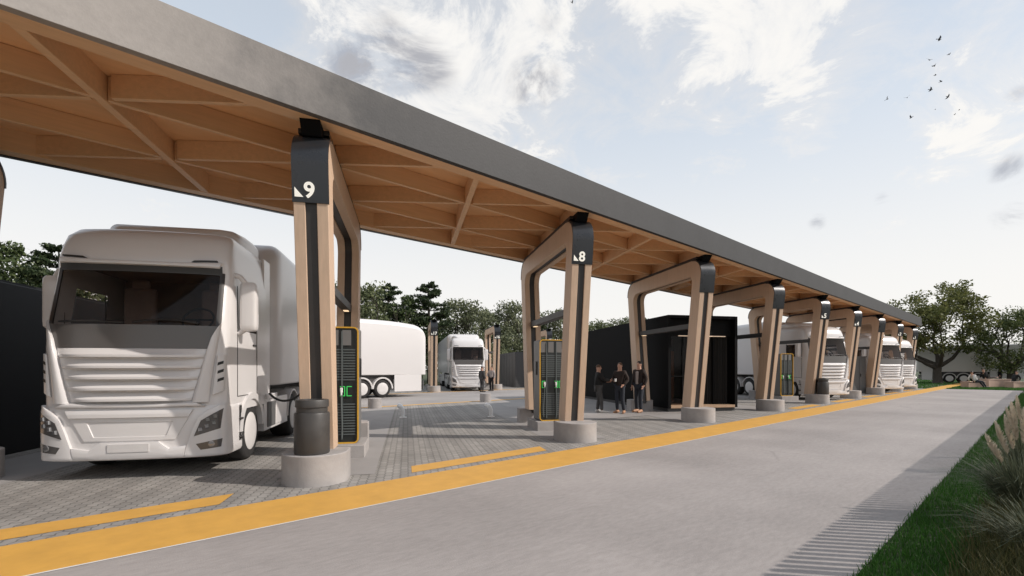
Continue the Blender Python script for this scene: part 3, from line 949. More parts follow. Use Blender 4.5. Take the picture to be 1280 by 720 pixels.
    def gprof(u, v):
        sl = (v * NS) % 1.0 if v < 1 else 1.0
        if sl < 0.10: a = 0.0
        elif sl < 0.20: a = (sl - 0.10) / 0.10
        elif sl < 0.42: a = 1.0
        else: a = 1.0 - 0.95 * ((sl - 0.42) / 0.58) ** 0.8
        e = 1 - abs(2 * u - 1) ** 5
        return 0.004 + 0.115 * a * (0.10 + 0.90 * e)
    b = MB(); patch(b, ((-0.79, 1.10), (0.79, 1.10), (1.0, 1.90), (-1.0, 1.90)), 40, 100, 0, 0.03, ofn=gprof)
    b.build('grille', 'paint', root, smooth=50)
    # raised bands either side of the grille and under it
    for sx in (1, -1):
        A = [(1.045, 2.02), (0.985, 1.80), (0.90, 1.42), (0.815, 1.10)]
        B_ = [(1.175, 2.30), (1.135, 1.95), (1.075, 1.55), (1.03, 1.10)]
        b = MB()
        loft_band(b, [(p[0] * sx, p[1]) for p in A], [(p[0] * sx, p[1]) for p in B_], 22, 0.075, 0.02, nu=6, round_=0.03)
        b.build('nose_panel', 'paint', root, smooth=45)
        # corner deflector with three dark slits
        b = MB()
        q = mir(((1.075, 1.20), (1.215, 1.27), (1.235, 1.82), (1.14, 1.80)), sx)
        patch(b, q, 6, 8, 0.05, 0.03, ofn=lambda u, v: 0.055 - 0.02 * (2 * u - 1) ** 4)
        for kz in range(3):
            z = 1.40 + 0.125 * kz
            patch(b, mir(((1.145, z), (1.21, z + 0.03), (1.214, z + 0.075), (1.15, z + 0.045)), sx), 3, 2, 0.060, 0.02, mi=1)
        b.build('corner_vent', ['paint', 'black_plastic'], root, smooth=40)
    b = MB(); loft_band(b, [(-1.0, 1.04), (0, 1.03), (1.0, 1.04)], [(-0.86, 1.105), (0, 1.095), (0.86, 1.105)], 24, 0.085, 0.02, round_=0.03)
    b.build('grille_sill', 'paint', root, smooth=45)
    # --- bumper
    b = MB()
    rows = []
    XB = [x * 1.265 / 1.25 for x in XL]
    for z in (0.275, 0.29, 0.32, 0.45, 0.62, 0.8, 0.95, 1.0, 1.03, 1.045):
        r = []
        ins = interp([(0.275, 0.02), (0.32, 0.0), (1.0, 0.0), (1.045, 0.02)], z)
        for y in (0.80, 0.65): r.append((-1.265 + ins, y, z))
        for x in XB: r.append((x - math.copysign(ins, x) * (abs(x) > 1.1), bump_F(x, z), z))
        for y in (0.65, 0.80): r.append((1.265 - ins, y, z))
        rows.append(r)
    b.grid(rows)
    k = len(rows[0])
    b.add(rows[0] , [tuple(range(k))]); b.add(rows[-1], [tuple(range(k))])
    bp = b.build('bumper', 'paint', root, smooth=40)
    # framed lower intake
    def intake(u, v):
        o = 0.012
        if 0.12 < u < 0.88 and 0.14 < v < 0.60: o = -0.035
        if v >= 0.74: o = 0.045
        return o
    b = MB(); patch(b, ((-0.60, 0.56), (0.60, 0.56), (0.84, 1.0), (-0.84, 1.0)), 50, 34, 0, 0.03, F=bump_F, ofn=intake)
    b.build('lower_intake', 'paint', bp, smooth=30)
    # splitter with plate, its upper edge dipping on both sides
    b = MB()
    loft_band(b, [(-0.72, 0.30), (-0.4, 0.30), (0.4, 0.30), (0.72, 0.30)], [(-0.755, 0.47), (-0.52, 0.43), (-0.38, 0.54), (0.38, 0.54), (0.52, 0.43), (0.755, 0.47)], 80, 0.055, 0.03, F=bump_F, round_=0.008)
    b.build('splitter', 'paint', bp, smooth=30)
    b = MB(); patch(b, ((-0.27, 0.40), (0.27, 0.40), (0.27, 0.515), (-0.27, 0.515)), 8, 3, 0.064, 0.01, F=bump_F); b.build('number_plate', 'hub', bp)
    for sx in (1, -1):
        # raised corner carrying the lamps, with a swept inner edge
        b = MB()
        A = [(0.725, 0.295), (0.76, 0.46), (0.825, 0.66), (0.91, 0.87), (1.03, 0.985), (1.17, 1.055)]
        B_ = [(1.255, 0.295), (1.258, 0.46), (1.258, 0.66), (1.258, 0.87), (1.255, 1.0), (1.25, 1.075)]
        loft_band(b, [(p[0] * sx, p[1]) for p in A], [(p[0] * sx, p[1]) for p in B_], 36, 0.06, 0.03, nu=18, F=bump_F, round_=0.012)
        b.build('bumper_corner', 'paint', bp, smooth=35)
        b = MB()
        q = mir(((0.865, 0.60), (1.195, 0.70), (1.225, 1.0), (0.955, 0.83)), sx)
        patch(b, q, 10, 8, 0.066, 0.03, F=bump_F)
        hl = b.build('headlight', 'lamp_dark', root, smooth=40)
        for (x, z, r_) in ((0.955, 0.70, 0.035), (1.035, 0.745, 0.036), (1.05, 0.84, 0.034), (1.125, 0.79, 0.036), (1.14, 0.885, 0.034)):
            b = MB(); y = bump_F(x, z) - 0.076
            b.M = Matrix.Translation((x * sx, y, z)) @ Matrix.Rotation(R(25) * sx, 4, 'Z')
            b.M = b.M @ Matrix.Rotation(R(38), 4, 'Y')
            b.lathe([(0.0, -0.010), (r_ * 0.9, -0.010), (r_ * 1.15, 0.0), (r_ * 1.15, 0.05), (0, 0.05)], axis='Y', n=4, caps=False)
            b.build('lamp_lens', 'lamp_lens', hl)
        b = MB(); patch(b, mir(((0.95, 0.395), (1.20, 0.42), (1.215, 0.545), (0.89, 0.485)), sx), 8, 4, 0.064, 0.03, F=bump_F)
        fl = b.build('fog_light', 'lamp_dark', root, smooth=40)
        b = MB(); x, z = 1.09, 0.475; b.M = Matrix.Translation((x * sx, bump_F(x, z) - 0.068, z)) @ Matrix.Rotation(R(20) * sx, 4, 'Z')
        b.lathe([(0.0, -0.012), (0.045, -0.006), (0.05, 0.03), (0, 0.03)], axis='Y', n=14, caps=False); b.build('lamp_lens', 'lamp_lens', fl, smooth=60)
        # mirrors on two arms
        b = MB()
        sec = []
        for z, k in ((2.22, 0.75), (2.25, 0.95), (2.32, 1.0), (2.90, 1.0), (2.98, 0.95), (3.02, 0.72)):
            rr_ = [(1.415 * sx + 0.135 * k * sx * math.copysign(abs(math.cos(t)) ** 0.45, math.cos(t)), 0.68 + 0.10 * k * math.copysign(abs(math.sin(t)) ** 0.55, math.sin(t)), z) for t in [2 * PI * q / 24 for q in range(24)]]
            sec.append(rr_)
        b.grid(sec, closed=True, caps=True)
        mr_ = b.build('mirror', 'paint', root, smooth=50)
        for pth in ([(1.40 * sx, 0.66, 2.97), (1.30 * sx, 0.60, 3.10), (1.14 * sx, 0.58, 3.14)], [(1.38 * sx, 0.68, 2.27), (1.28 * sx, 0.66, 2.20), (1.18 * sx, 0.64, 2.17)]):
            b = MB(); b.tube(pth, 0.045, 8); b.build('mirror_arm', 'paint', mr_, smooth=60)
        # door seams, handle, wheel arch, steps, side skirt
        b = MB()
        zs = [1.15, 3.0]
        for y in (0.62, 1.66): b.box((1.251 * sx, y, 2.05), (0.012, 0.012, 1.8))
        b.box((1.251 * sx, 1.14, 1.15), (0.012, 1.04, 0.012)); b.box((1.253 * sx, 1.5, 2.02), (0.03, 0.16, 0.035), )
        b.build('door_seam', 'dark_trim', root)
        b = MB()
        arc_o = [(1.35 + 0.68 * math.cos(t), 0.52 + 0.66 * math.sin(t)) for t in [PI * (0.02 + 0.96 * q / 20) for q in range(21)]]
        arc_i = [(1.35 + 0.56 * math.cos(t), 0.52 + 0.55 * math.sin(t)) for t in [PI * (0.02 + 0.96 * q / 20) for q in range(21)]]
        rows = [[(1.285 * sx, y, z) for y, z in arc_o], [(1.285 * sx, y, z) for y, z in arc_i], [(0.90 * sx, y, z) for y, z in arc_i], [(0.90 * sx, y, z) for y, z in arc_o]]
        b.grid(rows + [rows[0]]); b.build('wheel_arch', 'paint', root, smooth=40)
        b = MB(); b.box((1.215 * sx, 0.73, 0.72), (0.10, 0.16, 0.62)); b.box((1.23 * sx, 0.73, 0.48), (0.13, 0.15, 0.04), 1); b.box((1.23 * sx, 0.73, 0.78), (0.13, 0.15, 0.04), 1)
        b.build('step', ['paint', 'dark_trim'], root, bevel=0.012)
        b = MB()
        b.box((1.18 * sx, 3.06, 0.70), (0.14, 1.86, 0.62)); b.box((1.20 * sx, 2.55, 1.055), (0.20, 0.72, 0.10)); b.box((1.258 * sx, 2.62, 0.69), (0.02, 0.55, 0.50), 1); b.box((1.258 * sx, 3.25, 0.69), (0.02, 0.55, 0.50))
        b.build('side_skirt', ['paint', 'cabinet_grey'], root, bevel=0.03)
        b = MB(); b.box((1.20 * sx, 2.42, 2.35), (0.05, 0.42, 2.8)); b.build('side_deflector', 'paint', root, bevel=0.02)
        # wheels
        wheel_mb(1.08 * sx, 1.35, sx).build('wheel', ['tyre', 'hub'], root, smooth=40)
        for y in (4.55, 5.85):
            wheel_mb(1.02 * sx, y, sx, w=0.46).build('wheel', ['tyre', 'hub'], root, smooth=40)
            b = MB()
            ao = [(y + 0.60 * math.cos(t), 0.52 + 0.60 * math.sin(t)) for t in [PI * q / 16 for q in range(17)]]
            ai = [(y + 0.56 * math.cos(t), 0.52 + 0.56 * math.sin(t)) for t in [PI * q / 16 for q in range(17)]]
            rows = [[(1.27 * sx, a, z) for a, z in ao], [(1.27 * sx, a, z) for a, z in ai], [(0.78 * sx, a, z) for a, z in ai], [(0.78 * sx, a, z) for a, z in ao]]
            b.grid(rows + [rows[0]]); b.build('mudguard', 'hub', root, smooth=40)
    # --- roof deflector
    secs = []
    for y, zt, xw in ((0.95, 3.76, 0.55), (1.02, 3.90, 0.80), (1.15, 4.0, 0.92), (1.45, 4.06, 1.0), (1.9, 4.09, 1.03), (2.28, 4.09, 1.04), (2.5, 4.07, 1.04)):
        secs.append([(x, y, z) for x, z in rounded_section(xw, 3.5, zt, min(0.14, (zt - 3.5) / 2.2), 0.03)])
    b = MB(); b.grid(secs, closed=True, caps=True); b.build('roof_deflector', 'paint', root, smooth=45)
    # --- chassis
    b = MB()
    for x in (-0.42, 0.42): b.box((x, 3.5, 0.86), (0.12, 5.9, 0.26))
    b.box((0, 4.9, 1.05), (1.0, 1.0, 0.12)); b.box((0, 1.35, 0.55), (1.9, 0.16, 0.16)); b.box((0, 4.55, 0.52), (1.7, 0.16, 0.2)); b.box((0, 5.85, 0.52), (1.7, 0.16, 0.2))
    b.box((0, 1.3, 0.80), (1.6, 1.9, 0.30)); b.box((0, 2.6, 0.95), (1.9, 0.7, 0.18))
    b.build('chassis', 'chassis', root, bevel=0.01)
    # --- semi-trailer body
    Y0, Y1 = 2.95, 16.1
    secs = []
    def sec(y, d, back):
        # d = distance from the end; rounded ends
        rT, rS = (0.95, 0.42) if back else (0.55, 0.40)
        q = lambda r_: r_ - math.sqrt(max(0.0, r_ * r_ - max(0.0, r_ - d) ** 2)) if d < r_ else 0.0
        dr = 0.24 * max(0.0, 1 - d / 3.2) ** 2 if back else 0.0
        return [(x, y, z) for x, z in rounded_section(1.275 - 0.9 * q(rS), 1.25, 4.30 - dr - 0.75 * q(rT), 0.26, 0.05)]
    ds = (0.0, 0.01, 0.03, 0.07, 0.13, 0.2, 0.3, 0.42, 0.6, 0.8, 0.95)
    for d in ds: secs.append(sec(Y0 + d, d, False))
    for y in (6, 9, 12): secs.append(sec(y, 9, False))
    for d in ds[::-1][:0] + tuple(x for x in (3.2, 2.5, 1.9, 1.4)) + ds[::-1]: secs.append(sec(Y1 - d, d, True))
    b = MB(); b.grid(secs, closed=True, caps=True); tr = b.build('trailer', 'paint_trailer', root, smooth=35)
    b = MB()
    for x in (-0.5, 0.5): b.box((x, 9.6, 1.15), (0.14, 12.4, 0.28))
    for y in (10.8, 12.0, 13.2): b.box((0, y, 0.52), (1.8, 0.15, 0.15))
    b.box((0, 15.8, 0.75), (2.3, 0.12, 0.14))
    b.build('trailer_chassis', 'chassis', tr)
    for sx in (1, -1):
        b = MB()
        b.box((1.245 * sx, 14.78, 0.79), (0.04, 1.75, 0.96)); b.build('trailer_skirt', 'paint_trailer', tr, bevel=0.012)
        b = MB(); b.box((1.245 * sx, 8.6, 0.92), (0.04, 2.6, 0.72)); b.build('trailer_skirt', 'paint_trailer', tr, bevel=0.012)
        b = MB(); b.box((0.98 * sx, 15.82, 0.66), (0.42, 0.06, 0.5)); b.box((1.05 * sx, 16.06, 1.42), (0.2, 0.05, 0.1), 0); b.build('tail_light', 'cabinet_grey', tr)
        for y in (10.8, 12.0, 13.2):
            wheel_mb(1.04 * sx, y, sx, w=0.36).build('wheel', ['tyre', 'hub'], tr, smooth=40)
        b = MB()
        for y in (10.8, 12.0, 13.2):
            ao = [(y + 0.615 * math.cos(t), 0.5 + 0.64 * math.sin(t)) for t in [PI * q / 18 for q in range(19)]]
            ai = [(y + 0.54 * math.cos(t), 0.5 + 0.56 * math.sin(t)) for t in [PI * q / 18 for q in range(19)]]
            rows = [[(1.27 * sx, a, z) for a, z in ao], [(1.27 * sx, a, z) for a, z in ai], [(0.80 * sx, a, z) for a, z in ai], [(0.80 * sx, a, z) for a, z in ao]]
            b.grid(rows + [rows[0]])
        b.box((1.0 * sx, 12.0, 1.0), (0.03, 3.9, 0.56), 1)
        b.build('trailer_mudguard', ['hub', 'chassis'], tr, smooth=40)
    return root

T0 = make_truck()
def bay_truck(i, yfront):
    # centre line of the bay left of frame i, nose at world Y = yfront
    c0 = Vector((PX0 + PP * (i - 0.5), PY0, 0))
    return c0 + E2 * ((yfront - PY0) / E2.y)
trucks = [
    (bay_truck(0, 8.86) - ET * 0.15, ROT, 'large white lorry nose-on in the left bay, charging beside frame 9'),
    (bay_truck(5, 7.25), ROT, 'white lorry parked between frames 5 and 4, nose towards the road'),
    (bay_truck(7, 6.75), ROT, 'white lorry parked just before frame 2, second from the canopy end'),
    (bay_truck(8, 6.90), ROT, 'white lorry in the last bay beside frame 1 under the canopy end'),
    (Vector((20.9, 27.6, 0)), ROT, 'far white lorry facing the back lane between frames 17 and 16'),
    (Vector((15.6 - 16.1, 25.8, 0)), -PI / 2 + PI * 0, 'white lorry crossing the back lane, only its trailer tail showing'),
    (None, 0, 'grey-white trailer lorry parked broadside in the shade behind the oak'),
]
for k, (loc, rz, lab) in enumerate(trucks):
    o = T0 if k == 0 else copy_tree(T0)
    if k == 5:
        rz = -PI / 2                      # local +Y (tail) -> world +X
        loc = Vector((15.55 - 16.1, 25.75, 0))
    if k == 6:
        # tail at the left, nose far right behind the second tree
        tail = ray(1145, 478, 58); tail.z = 0
        rz = R(10)                        # local +Y (tail) -> world angle 100 degrees
        loc = tail + Vector((math.cos(R(-80)), math.sin(R(-80)), 0)) * 16.1
    o.location = loc; o.rotation_euler = (0, 0, rz); o.scale = (0.965, 1, 1)
    tag(o, lab, 'lorry', 'white lorries at the charging park')

# charging cable from the cabinet of frame 9 to the first lorry
T0L = Vector(T0.location)
def tl(x, y, z): return T0L + ET * x + E2 * y + Vector((0, 0, z))
b = MB()
p0, p1 = tl(1.28, 2.2, 1.12), fpt(0, 2.5, -0.30, 1.55)
pts = []
for k in range(21):
    u = k / 20
    p = p0.lerp(p1, u); p.z = p0.z * (1 - u) + p1.z * u - 0.34 * 4 * u * (1 - u) * (1.1 - 0.5 * u)
    pts.append(p)
b.tube(pts, 0.022, 8)
tag(b.build('power_cable', 'cable', smooth=60), 'black charging cable sagging from frame 9 to the left lorry', 'cable')

# ---------------------------------------------------------------- lounge cabin and other cabins
def lounge():
    W, L_, Hh, t = 2.9, 9.2, 3.45, 0.11
    fr = Vector((18.72, 7.83, 0))                       # front right corner
    org = fr - ET * (W / 2)
    root = empty('lounge_cabin', org, ROT)
    tag(root, 'long black lounge cabin with glazed front behind the blank frame', 'cabin')
    b = MB(); b.box((0, L_ / 2 + 0.05, 0.06), (W - 0.1, L_ - 0.1, 0.16)); b.build('plinth', 'cabin_grey', root)
    z0 = 0.14
    b = MB()
    b.box((-W / 2 + t / 2, L_ / 2, z0 + Hh / 2), (t, L_, Hh)); b.box((W / 2 - t / 2, L_ / 2, z0 + Hh / 2), (t, L_, Hh))
    b.box((0, L_ - t / 2, z0 + Hh / 2), (W - 2 * t, t, Hh)); b.build('wall', 'cabin_black', root)
    b = MB(); b.box((0, L_ / 2, z0 + Hh - t / 2 + 0.004), (W - 2 * t, L_ - 0.01, t)); b.build('roof', 'cabin_black', root)
    b = MB(); b.box((0, (L_ - t) / 2, z0 + 0.05), (W - 2 * t, L_ - t, 0.10)); b.build('floor', 'wood_floor', root)
    # header above the glazing
    b = MB(); b.box((0, 0.30, z0 + 3.02), (W - 2 * t, 0.10, 0.62)); b.build('header', 'cabin_black', root)
    b = MB(); b.box((0.1, 0.24, z0 + 2.70), (W - 0.9, 0.02, 0.03)); b.build('light_strip', 'strip_lamp', root)
    fz, hz = z0 + 0.10, 2.61
    b = MB(); b.box((-0.70, 0.32, fz + hz / 2), (1.32, 0.02, hz)); gl = b.build('glazing', 'cabin_glass', root)
    b = MB()
    for x in (-1.33, -0.68, -0.06): b.box((x, 0.31, fz + hz / 2), (0.05, 0.06, hz))
    b.box((-0.70, 0.31, fz + 1.08), (1.30, 0.05, 0.04)); b.build('mullion', 'cabin_black', gl)
    b = MB()
    rows = [[], []]
    for k in range(61):
        x = -0.02 + 1.32 * k / 60
        y = 0.42 + 0.045 * math.sin(k * 1.15)
        rows[0].append((x, y, fz)); rows[1].append((x, y, fz + hz))
    b.grid(rows); b.build('curtain', 'curtain', root, smooth=60, fix=False)
    b = MB(); b.box((0.63, 0.34, fz + hz / 2), (0.04, 0.06, hz)); b.build('mullion', 'cabin_black', root)
    b = MB(); b.box((-0.62, 2.2, fz + 1.05), (1.4, 0.05, 2.1)); b.box((-0.95, 2.16, fz + 1.2), (0.5, 0.02, 1.0)); b.build('inner_door', 'brown_panel', root)
    b = MB(); b.box((-0.62, 2.25, fz + 2.36), (1.4, 0.04, 0.5)); b.build('inner_wall', 'charger_body', root)
lounge()
def cabin(name, org, W, L_, Hh, m, lab, joints=True):
    root = empty(name, org, ROT)
    tag(root, lab, 'cabin')
    b = MB(); b.box((0, L_ / 2, Hh / 2), (W, L_, Hh)); b.build('wall', m, root, bevel=0.02)
    b = MB(); b.box((0, L_ / 2, Hh + 0.02), (W - 0.12, L_ - 0.12, 0.06)); b.build('roof', m, root)
    b = MB()
    for k in range(1, int(L_ / 1.2) if joints else 1):
        b.box((W / 2 + 0.002, k * 1.2, Hh / 2), (0.012, 0.012, Hh - 0.1)); b.box((-W / 2 - 0.002, k * 1.2, Hh / 2), (0.012, 0.012, Hh - 0.1))
    for k in range(1, int(W / 1.0)):
        b.box((-W / 2 + k * 1.0, -0.002, Hh / 2), (0.012, 0.012, Hh - 0.1))
    b.build('panel_joint', 'cabin_black', root)
    b = MB(); b.box((0.3, -0.02, 1.05), (0.95, 0.05, 2.05)); d = b.build('door', m, root, bevel=0.01)
    b = MB(); b.box((0.68, -0.07, 1.05), (0.03, 0.06, 0.16)); b.build('handle', 'chrome', d)
pl = Vector((-0.53, 13.6, 0)) - E2 * ((13.6 - 8.2) / E2.y) - ET * 1.45
cabin('dark_cabin', pl, 2.9, 12.5, 3.2, 'cabin_anthracite', 'windowless dark cabin at the left picture edge beside the lorry', False)
pg = gnd(644, 484.5)
cabin('grey_cabin', pg + ET * 2.2, 4.4, 8, 3.0, 'cabin_grey', 'dark grey panelled cabin far behind frame 8')
# plain grey cabinet between frame 4 and the next
root = empty('utility_cabinet', fpt(6, 0.5, -0.85), ROT)
tag(root, 'plain grey utility cabinet right of frame 4', 'cabinet')
b = MB(); b.box((0, 0.4, 1.18), (1.1, 0.8, 2.3)); b.build('body', 'cabinet_grey', root, bevel=0.015)
b = MB(); b.box((0, 0.4, 0.02), (1.2, 0.9, 0.1)); b.build('plinth', 'pedestal', root)
b = MB(); b.box((0, 0.4, 2.36), (1.14, 0.84, 0.06)); b.build('roof', 'cabinet_grey', root)
b = MB(); b.box((0.02, -0.005, 1.2), (0.01, 0.02, 2.1)); b.box((0.12, -0.02, 1.2), (0.03, 0.04, 0.2)); b.build('door', 'chassis', root)

# slatted fence along the verge (its shade falls across the road)
fe = empty('slatted_fence', (0, -0.50, 0))
tag(fe, 'tall slatted timber fence along the grass verge, outside the right edge', 'fence')
b = MB()
x = -4.0
while x < 52:
    b.box((x, 0, 0.93), (0.062, 0.03, 1.74)); x += 0.132
b.build('slat_panel', 'wood', fe)
b = MB()
for z in (0.15, 0.85):
    b = MB(); b.box((24, -0.04, z), (56, 0.03, 0.05)); b.build('rail', 'wood_beam', fe)
for k in range(24):
    b = MB(); b.box((-4 + k * 2.435, -0.12, 0.92), (0.06, 0.06, 1.80)); b.build('fence_post', 'wood', fe)
#PART2
# ---------------------------------------------------------------- trees
def leaf_quads(b, ctr, rad, n, size, rg, flat=1.0, mi=0):
    P, Fs = [], []
    for _ in range(n):
        d = Vector((rg.gauss(0, 1), rg.gauss(0, 1), rg.gauss(0, 1) * flat))
        d = d / max(d.length, 1e-3) * (rg.random() ** 0.45)
        c_ = Vector(ctr) + Vector((d.x * rad[0], d.y * rad[1], d.z * rad[2]))
        n_ = Vector((rg.gauss(0, 1), rg.gauss(0, 1), rg.gauss(0.6, 1))).normalized()
        u = n_.orthogonal().normalized(); w = n_.cross(u)
        t = rg.random() * 6.28
        u, w = u * math.cos(t) + w * math.sin(t), w * math.cos(t) - u * math.sin(t)
        s_ = size * rg.uniform(0.6, 1.25)
        k = len(P)
        P += [c_ - u * s_ * 0.5, c_ + w * s_ * 0.28, c_ + u * s_ * 0.5, c_ - w * s_ * 0.28]
        Fs.append((k, k + 1, k + 2, k + 3))
    b.add(P, Fs, mi)

def branch(b, p, d, L_, r, depth, rg, tips, spread=0.6, up=0.15):
    pts, rr = [p], [r]
    n = 4
    for k in range(1, n + 1):
        d = (d + Vector((rg.gauss(0, .14), rg.gauss(0, .14), rg.gauss(up * 0.5, .10)))).normalized()
        pts.append(pts[-1] + d * L_ / n); rr.append(r * (1 - 0.45 * k / n))
    b.tube(pts, rr, 7 if r > 0.08 else 5)
    if depth == 0:
        tips.append((pts[-1], d)); tips.append((pts[2], d))
        return
    for k in range(rg.choice((2, 3, 3))):
        nd = (d + Vector((rg.gauss(0, spread), rg.gauss(0, spread), rg.gauss(up, spread * 0.6)))).normalized()
        at = pts[-1] if k < 2 else pts[rg.choice((2, 3))]
        branch(b, at, nd, L_ * rg.uniform(0.62, 0.85), rr[-1] * rg.uniform(0.75, 0.95), depth - 1, rg, tips, spread, up)

def make_broadleaf(name, H, Rw, leafm, seed, trunk_h=0.25, r0=0.28, ncl=70, per=70, lsize=0.34, low=0.15):
    rg = random.Random(seed)
    root = empty(name)
    tb = MB(); tips = []
    tp = [(0, 0, -0.1), (rg.gauss(0, .05), rg.gauss(0, .05), H * trunk_h * 0.5), (rg.gauss(0, .12), rg.gauss(0, .12), H * trunk_h)]
    tb.tube(tp, [r0 * 1.25, r0, r0 * 0.9], 9)
    top = Vector(tp[-1])
    for k in range(4):
        a = 2 * PI * k / 4 + rg.uniform(-.4, .4)
        branch(tb, top, Vector((math.cos(a) * 0.55, math.sin(a) * 0.55, 0.9)).normalized(), H * 0.28, r0 * 0.55, 2, rg, tips, 0.5, 0.2)
    tb.build('trunk', 'bark', root, smooth=60)
    b = MB()
    for k in range(ncl):
        # clumps through an uneven crown volume
        a = rg.uniform(0, 2 * PI); h = rg.uniform(low, 1.0)
        prof = (math.sin(PI * min(1, (h - low) / (1 - low) * 0.80 + 0.18))) ** 0.7
        rr_ = Rw * prof * (rg.random() ** 0.4) * (1 + 0.22 * math.sin(a * 3 + seed))
        c_ = (rr_ * math.cos(a), rr_ * math.sin(a), H * h * (1 - 0.10 * rr_ / Rw))
        q = rg.uniform(0.55, 1.15) * Rw * 0.30
        leaf_quads(b, c_, (q, q, q * 0.75), int(per * rg.uniform(0.6, 1.4)), lsize, rg)
    b.build('crown', leafm, root, fix=False)
    return root

def make_pine(name, H, Rw, seed):
    rg = random.Random(seed)
    root = empty(name)
    b = MB(); b.tube([(0, 0, -0.1), (0.1, 0, H * 0.4), (0.0, 0.1, H * 0.75), (0.05, 0.1, H * 0.97)], [0.30, 0.22, 0.12, 0.03], 8)
    c = MB()
    z = H * 0.30
    while z < H * 0.99:
        t = (z / H - 0.30) / 0.70
        rw = Rw * (1 - t) ** 0.7 * rg.uniform(0.7, 1.15) + 0.25
        for k in range(rg.choice((4, 5, 5))):
            a = rg.uniform(0, 2 * PI)
            e = Vector((rw * math.cos(a), rw * math.sin(a), z + rw * rg.uniform(0.05, 0.3)))
            b.tube([(0, 0, z), (e.x * 0.6, e.y * 0.6, z + (e.z - z) * 0.4), e], [0.06, 0.045, 0.02], 5)
            for u in (0.45, 0.75, 1.0):
                leaf_quads(c, (e.x * u, e.y * u, z + (e.z - z) * u + 0.1), (rw * 0.28 + 0.15, rw * 0.28 + 0.15, 0.22), int(26 + 12 * rw), 0.30, rg)
        z += H * rg.uniform(0.045, 0.07)
    b.build('trunk', 'bark', root, smooth=60)
    c.build('crown', 'leaf_pine', root, fix=False)
    return root

protoA = make_broadleaf('broadleaf_tree', 10, 3.9, 'leaf_wood', 11, low=0.06, ncl=95, per=85)
protoB = make_broadleaf('broadleaf_tree', 10, 4.4, 'leaf_wood_b', 23, low=0.08, ncl=95, per=85)
protoC = make_broadleaf('broadleaf_tree', 10, 3.4, 'leaf_dark', 37, low=0.06, ncl=90, per=85)
protoP = make_pine('pine_tree', 11, 3.0, 5)
WOOD = 'trees along the edge of the wood'
def place(proto, u, Y, hs, lab, rot, cat='tree', group=WOOD, first=[set()]):
    t = (u - 640) / F_PX
    x = Y * (CP + t * SP) / (SP - t * CP)
    if id(proto) not in first[0]: o = proto; first[0].add(id(proto))
    else: o = copy_tree(proto)
    o.location = (x, Y, 0); o.scale = (hs * rng.uniform(0.92, 1.1),) * 2 + (hs,); o.rotation_euler = (0, 0, rot)
    tag(o, lab, cat, group)
for (pr, u, Y, hs, lab) in (
    (protoC, 8, 44, 0.93, 'dark bushy tree above the cabin roof at the left picture edge'),
    (protoA, 45, 47, 0.88, 'green bushy tree above the dark cabin, left of the big lorry'),
    (protoP, 74, 43, 0.90, 'pine tree just left of the big lorry roof'),
    (protoB, 425, 46, 0.98, 'tree seen through the opening of frame 9'),
    (protoA, 462, 46, 1.0, 'broad green tree right behind the leg of frame 9, above the white trailer'),
    (protoP, 486, 49, 1.02, 'pine tree above the middle of the white trailer'),
    (protoC, 506, 46, 0.92, 'dark broad tree between the two pines above the trailer'),
    (protoP, 537, 45, 1.02, 'tallest dark pine of the wood, above frame 17'),
    (protoB, 578, 46, 0.96, 'pale broad tree straight above the far white lorry'),
    (protoA, 608, 49, 0.92, 'green tree above frame 16'),
    (protoB, 638, 47, 1.02, 'round topped tree right of frame 16 above the grey cabin'),
    (protoA, 668, 48, 0.93, 'green tree seen between the legs of frame 8, on the left'),
    (protoB, 697, 46, 0.98, 'pale tree behind the front leg of frame 8'),
    (protoA, 748, 47, 0.90, 'tree above the low end of the black lounge cabin roof'),
    (protoB, 777, 46, 0.97, 'round tree above the lounge cabin, between frames 8 and 7'),
    (protoC, 808, 47, 1.02, 'dark tree above the lounge cabin left of its front corner'),
    (protoA, 838, 48, 0.92, 'tree seen through the opening of the frame before the lounge cabin')):
    place(pr, u, Y, hs, lab, rng.uniform(0, 6.28))
# the wood behind them reads as one mass
b = MB()
rg = random.Random(99)
for k in range(620):
    t = rg.uniform(-1.3, 1.05)
    Y = rg.uniform(53, 60)
    x = Y * (CP + t * SP) / (SP - t * CP) if SP - t * CP > 0.12 else None
    if x is None or x > 260: continue
    h = rg.uniform(0.6, 8.6)
    leaf_quads(b, (x, Y, h), (2.3, 2.0, 1.7), 70, 0.5, rg)
tag(b.build('woodland', 'leaf_wood', fix=False), 'dense wood closing the view behind the edge trees', kind='stuff')

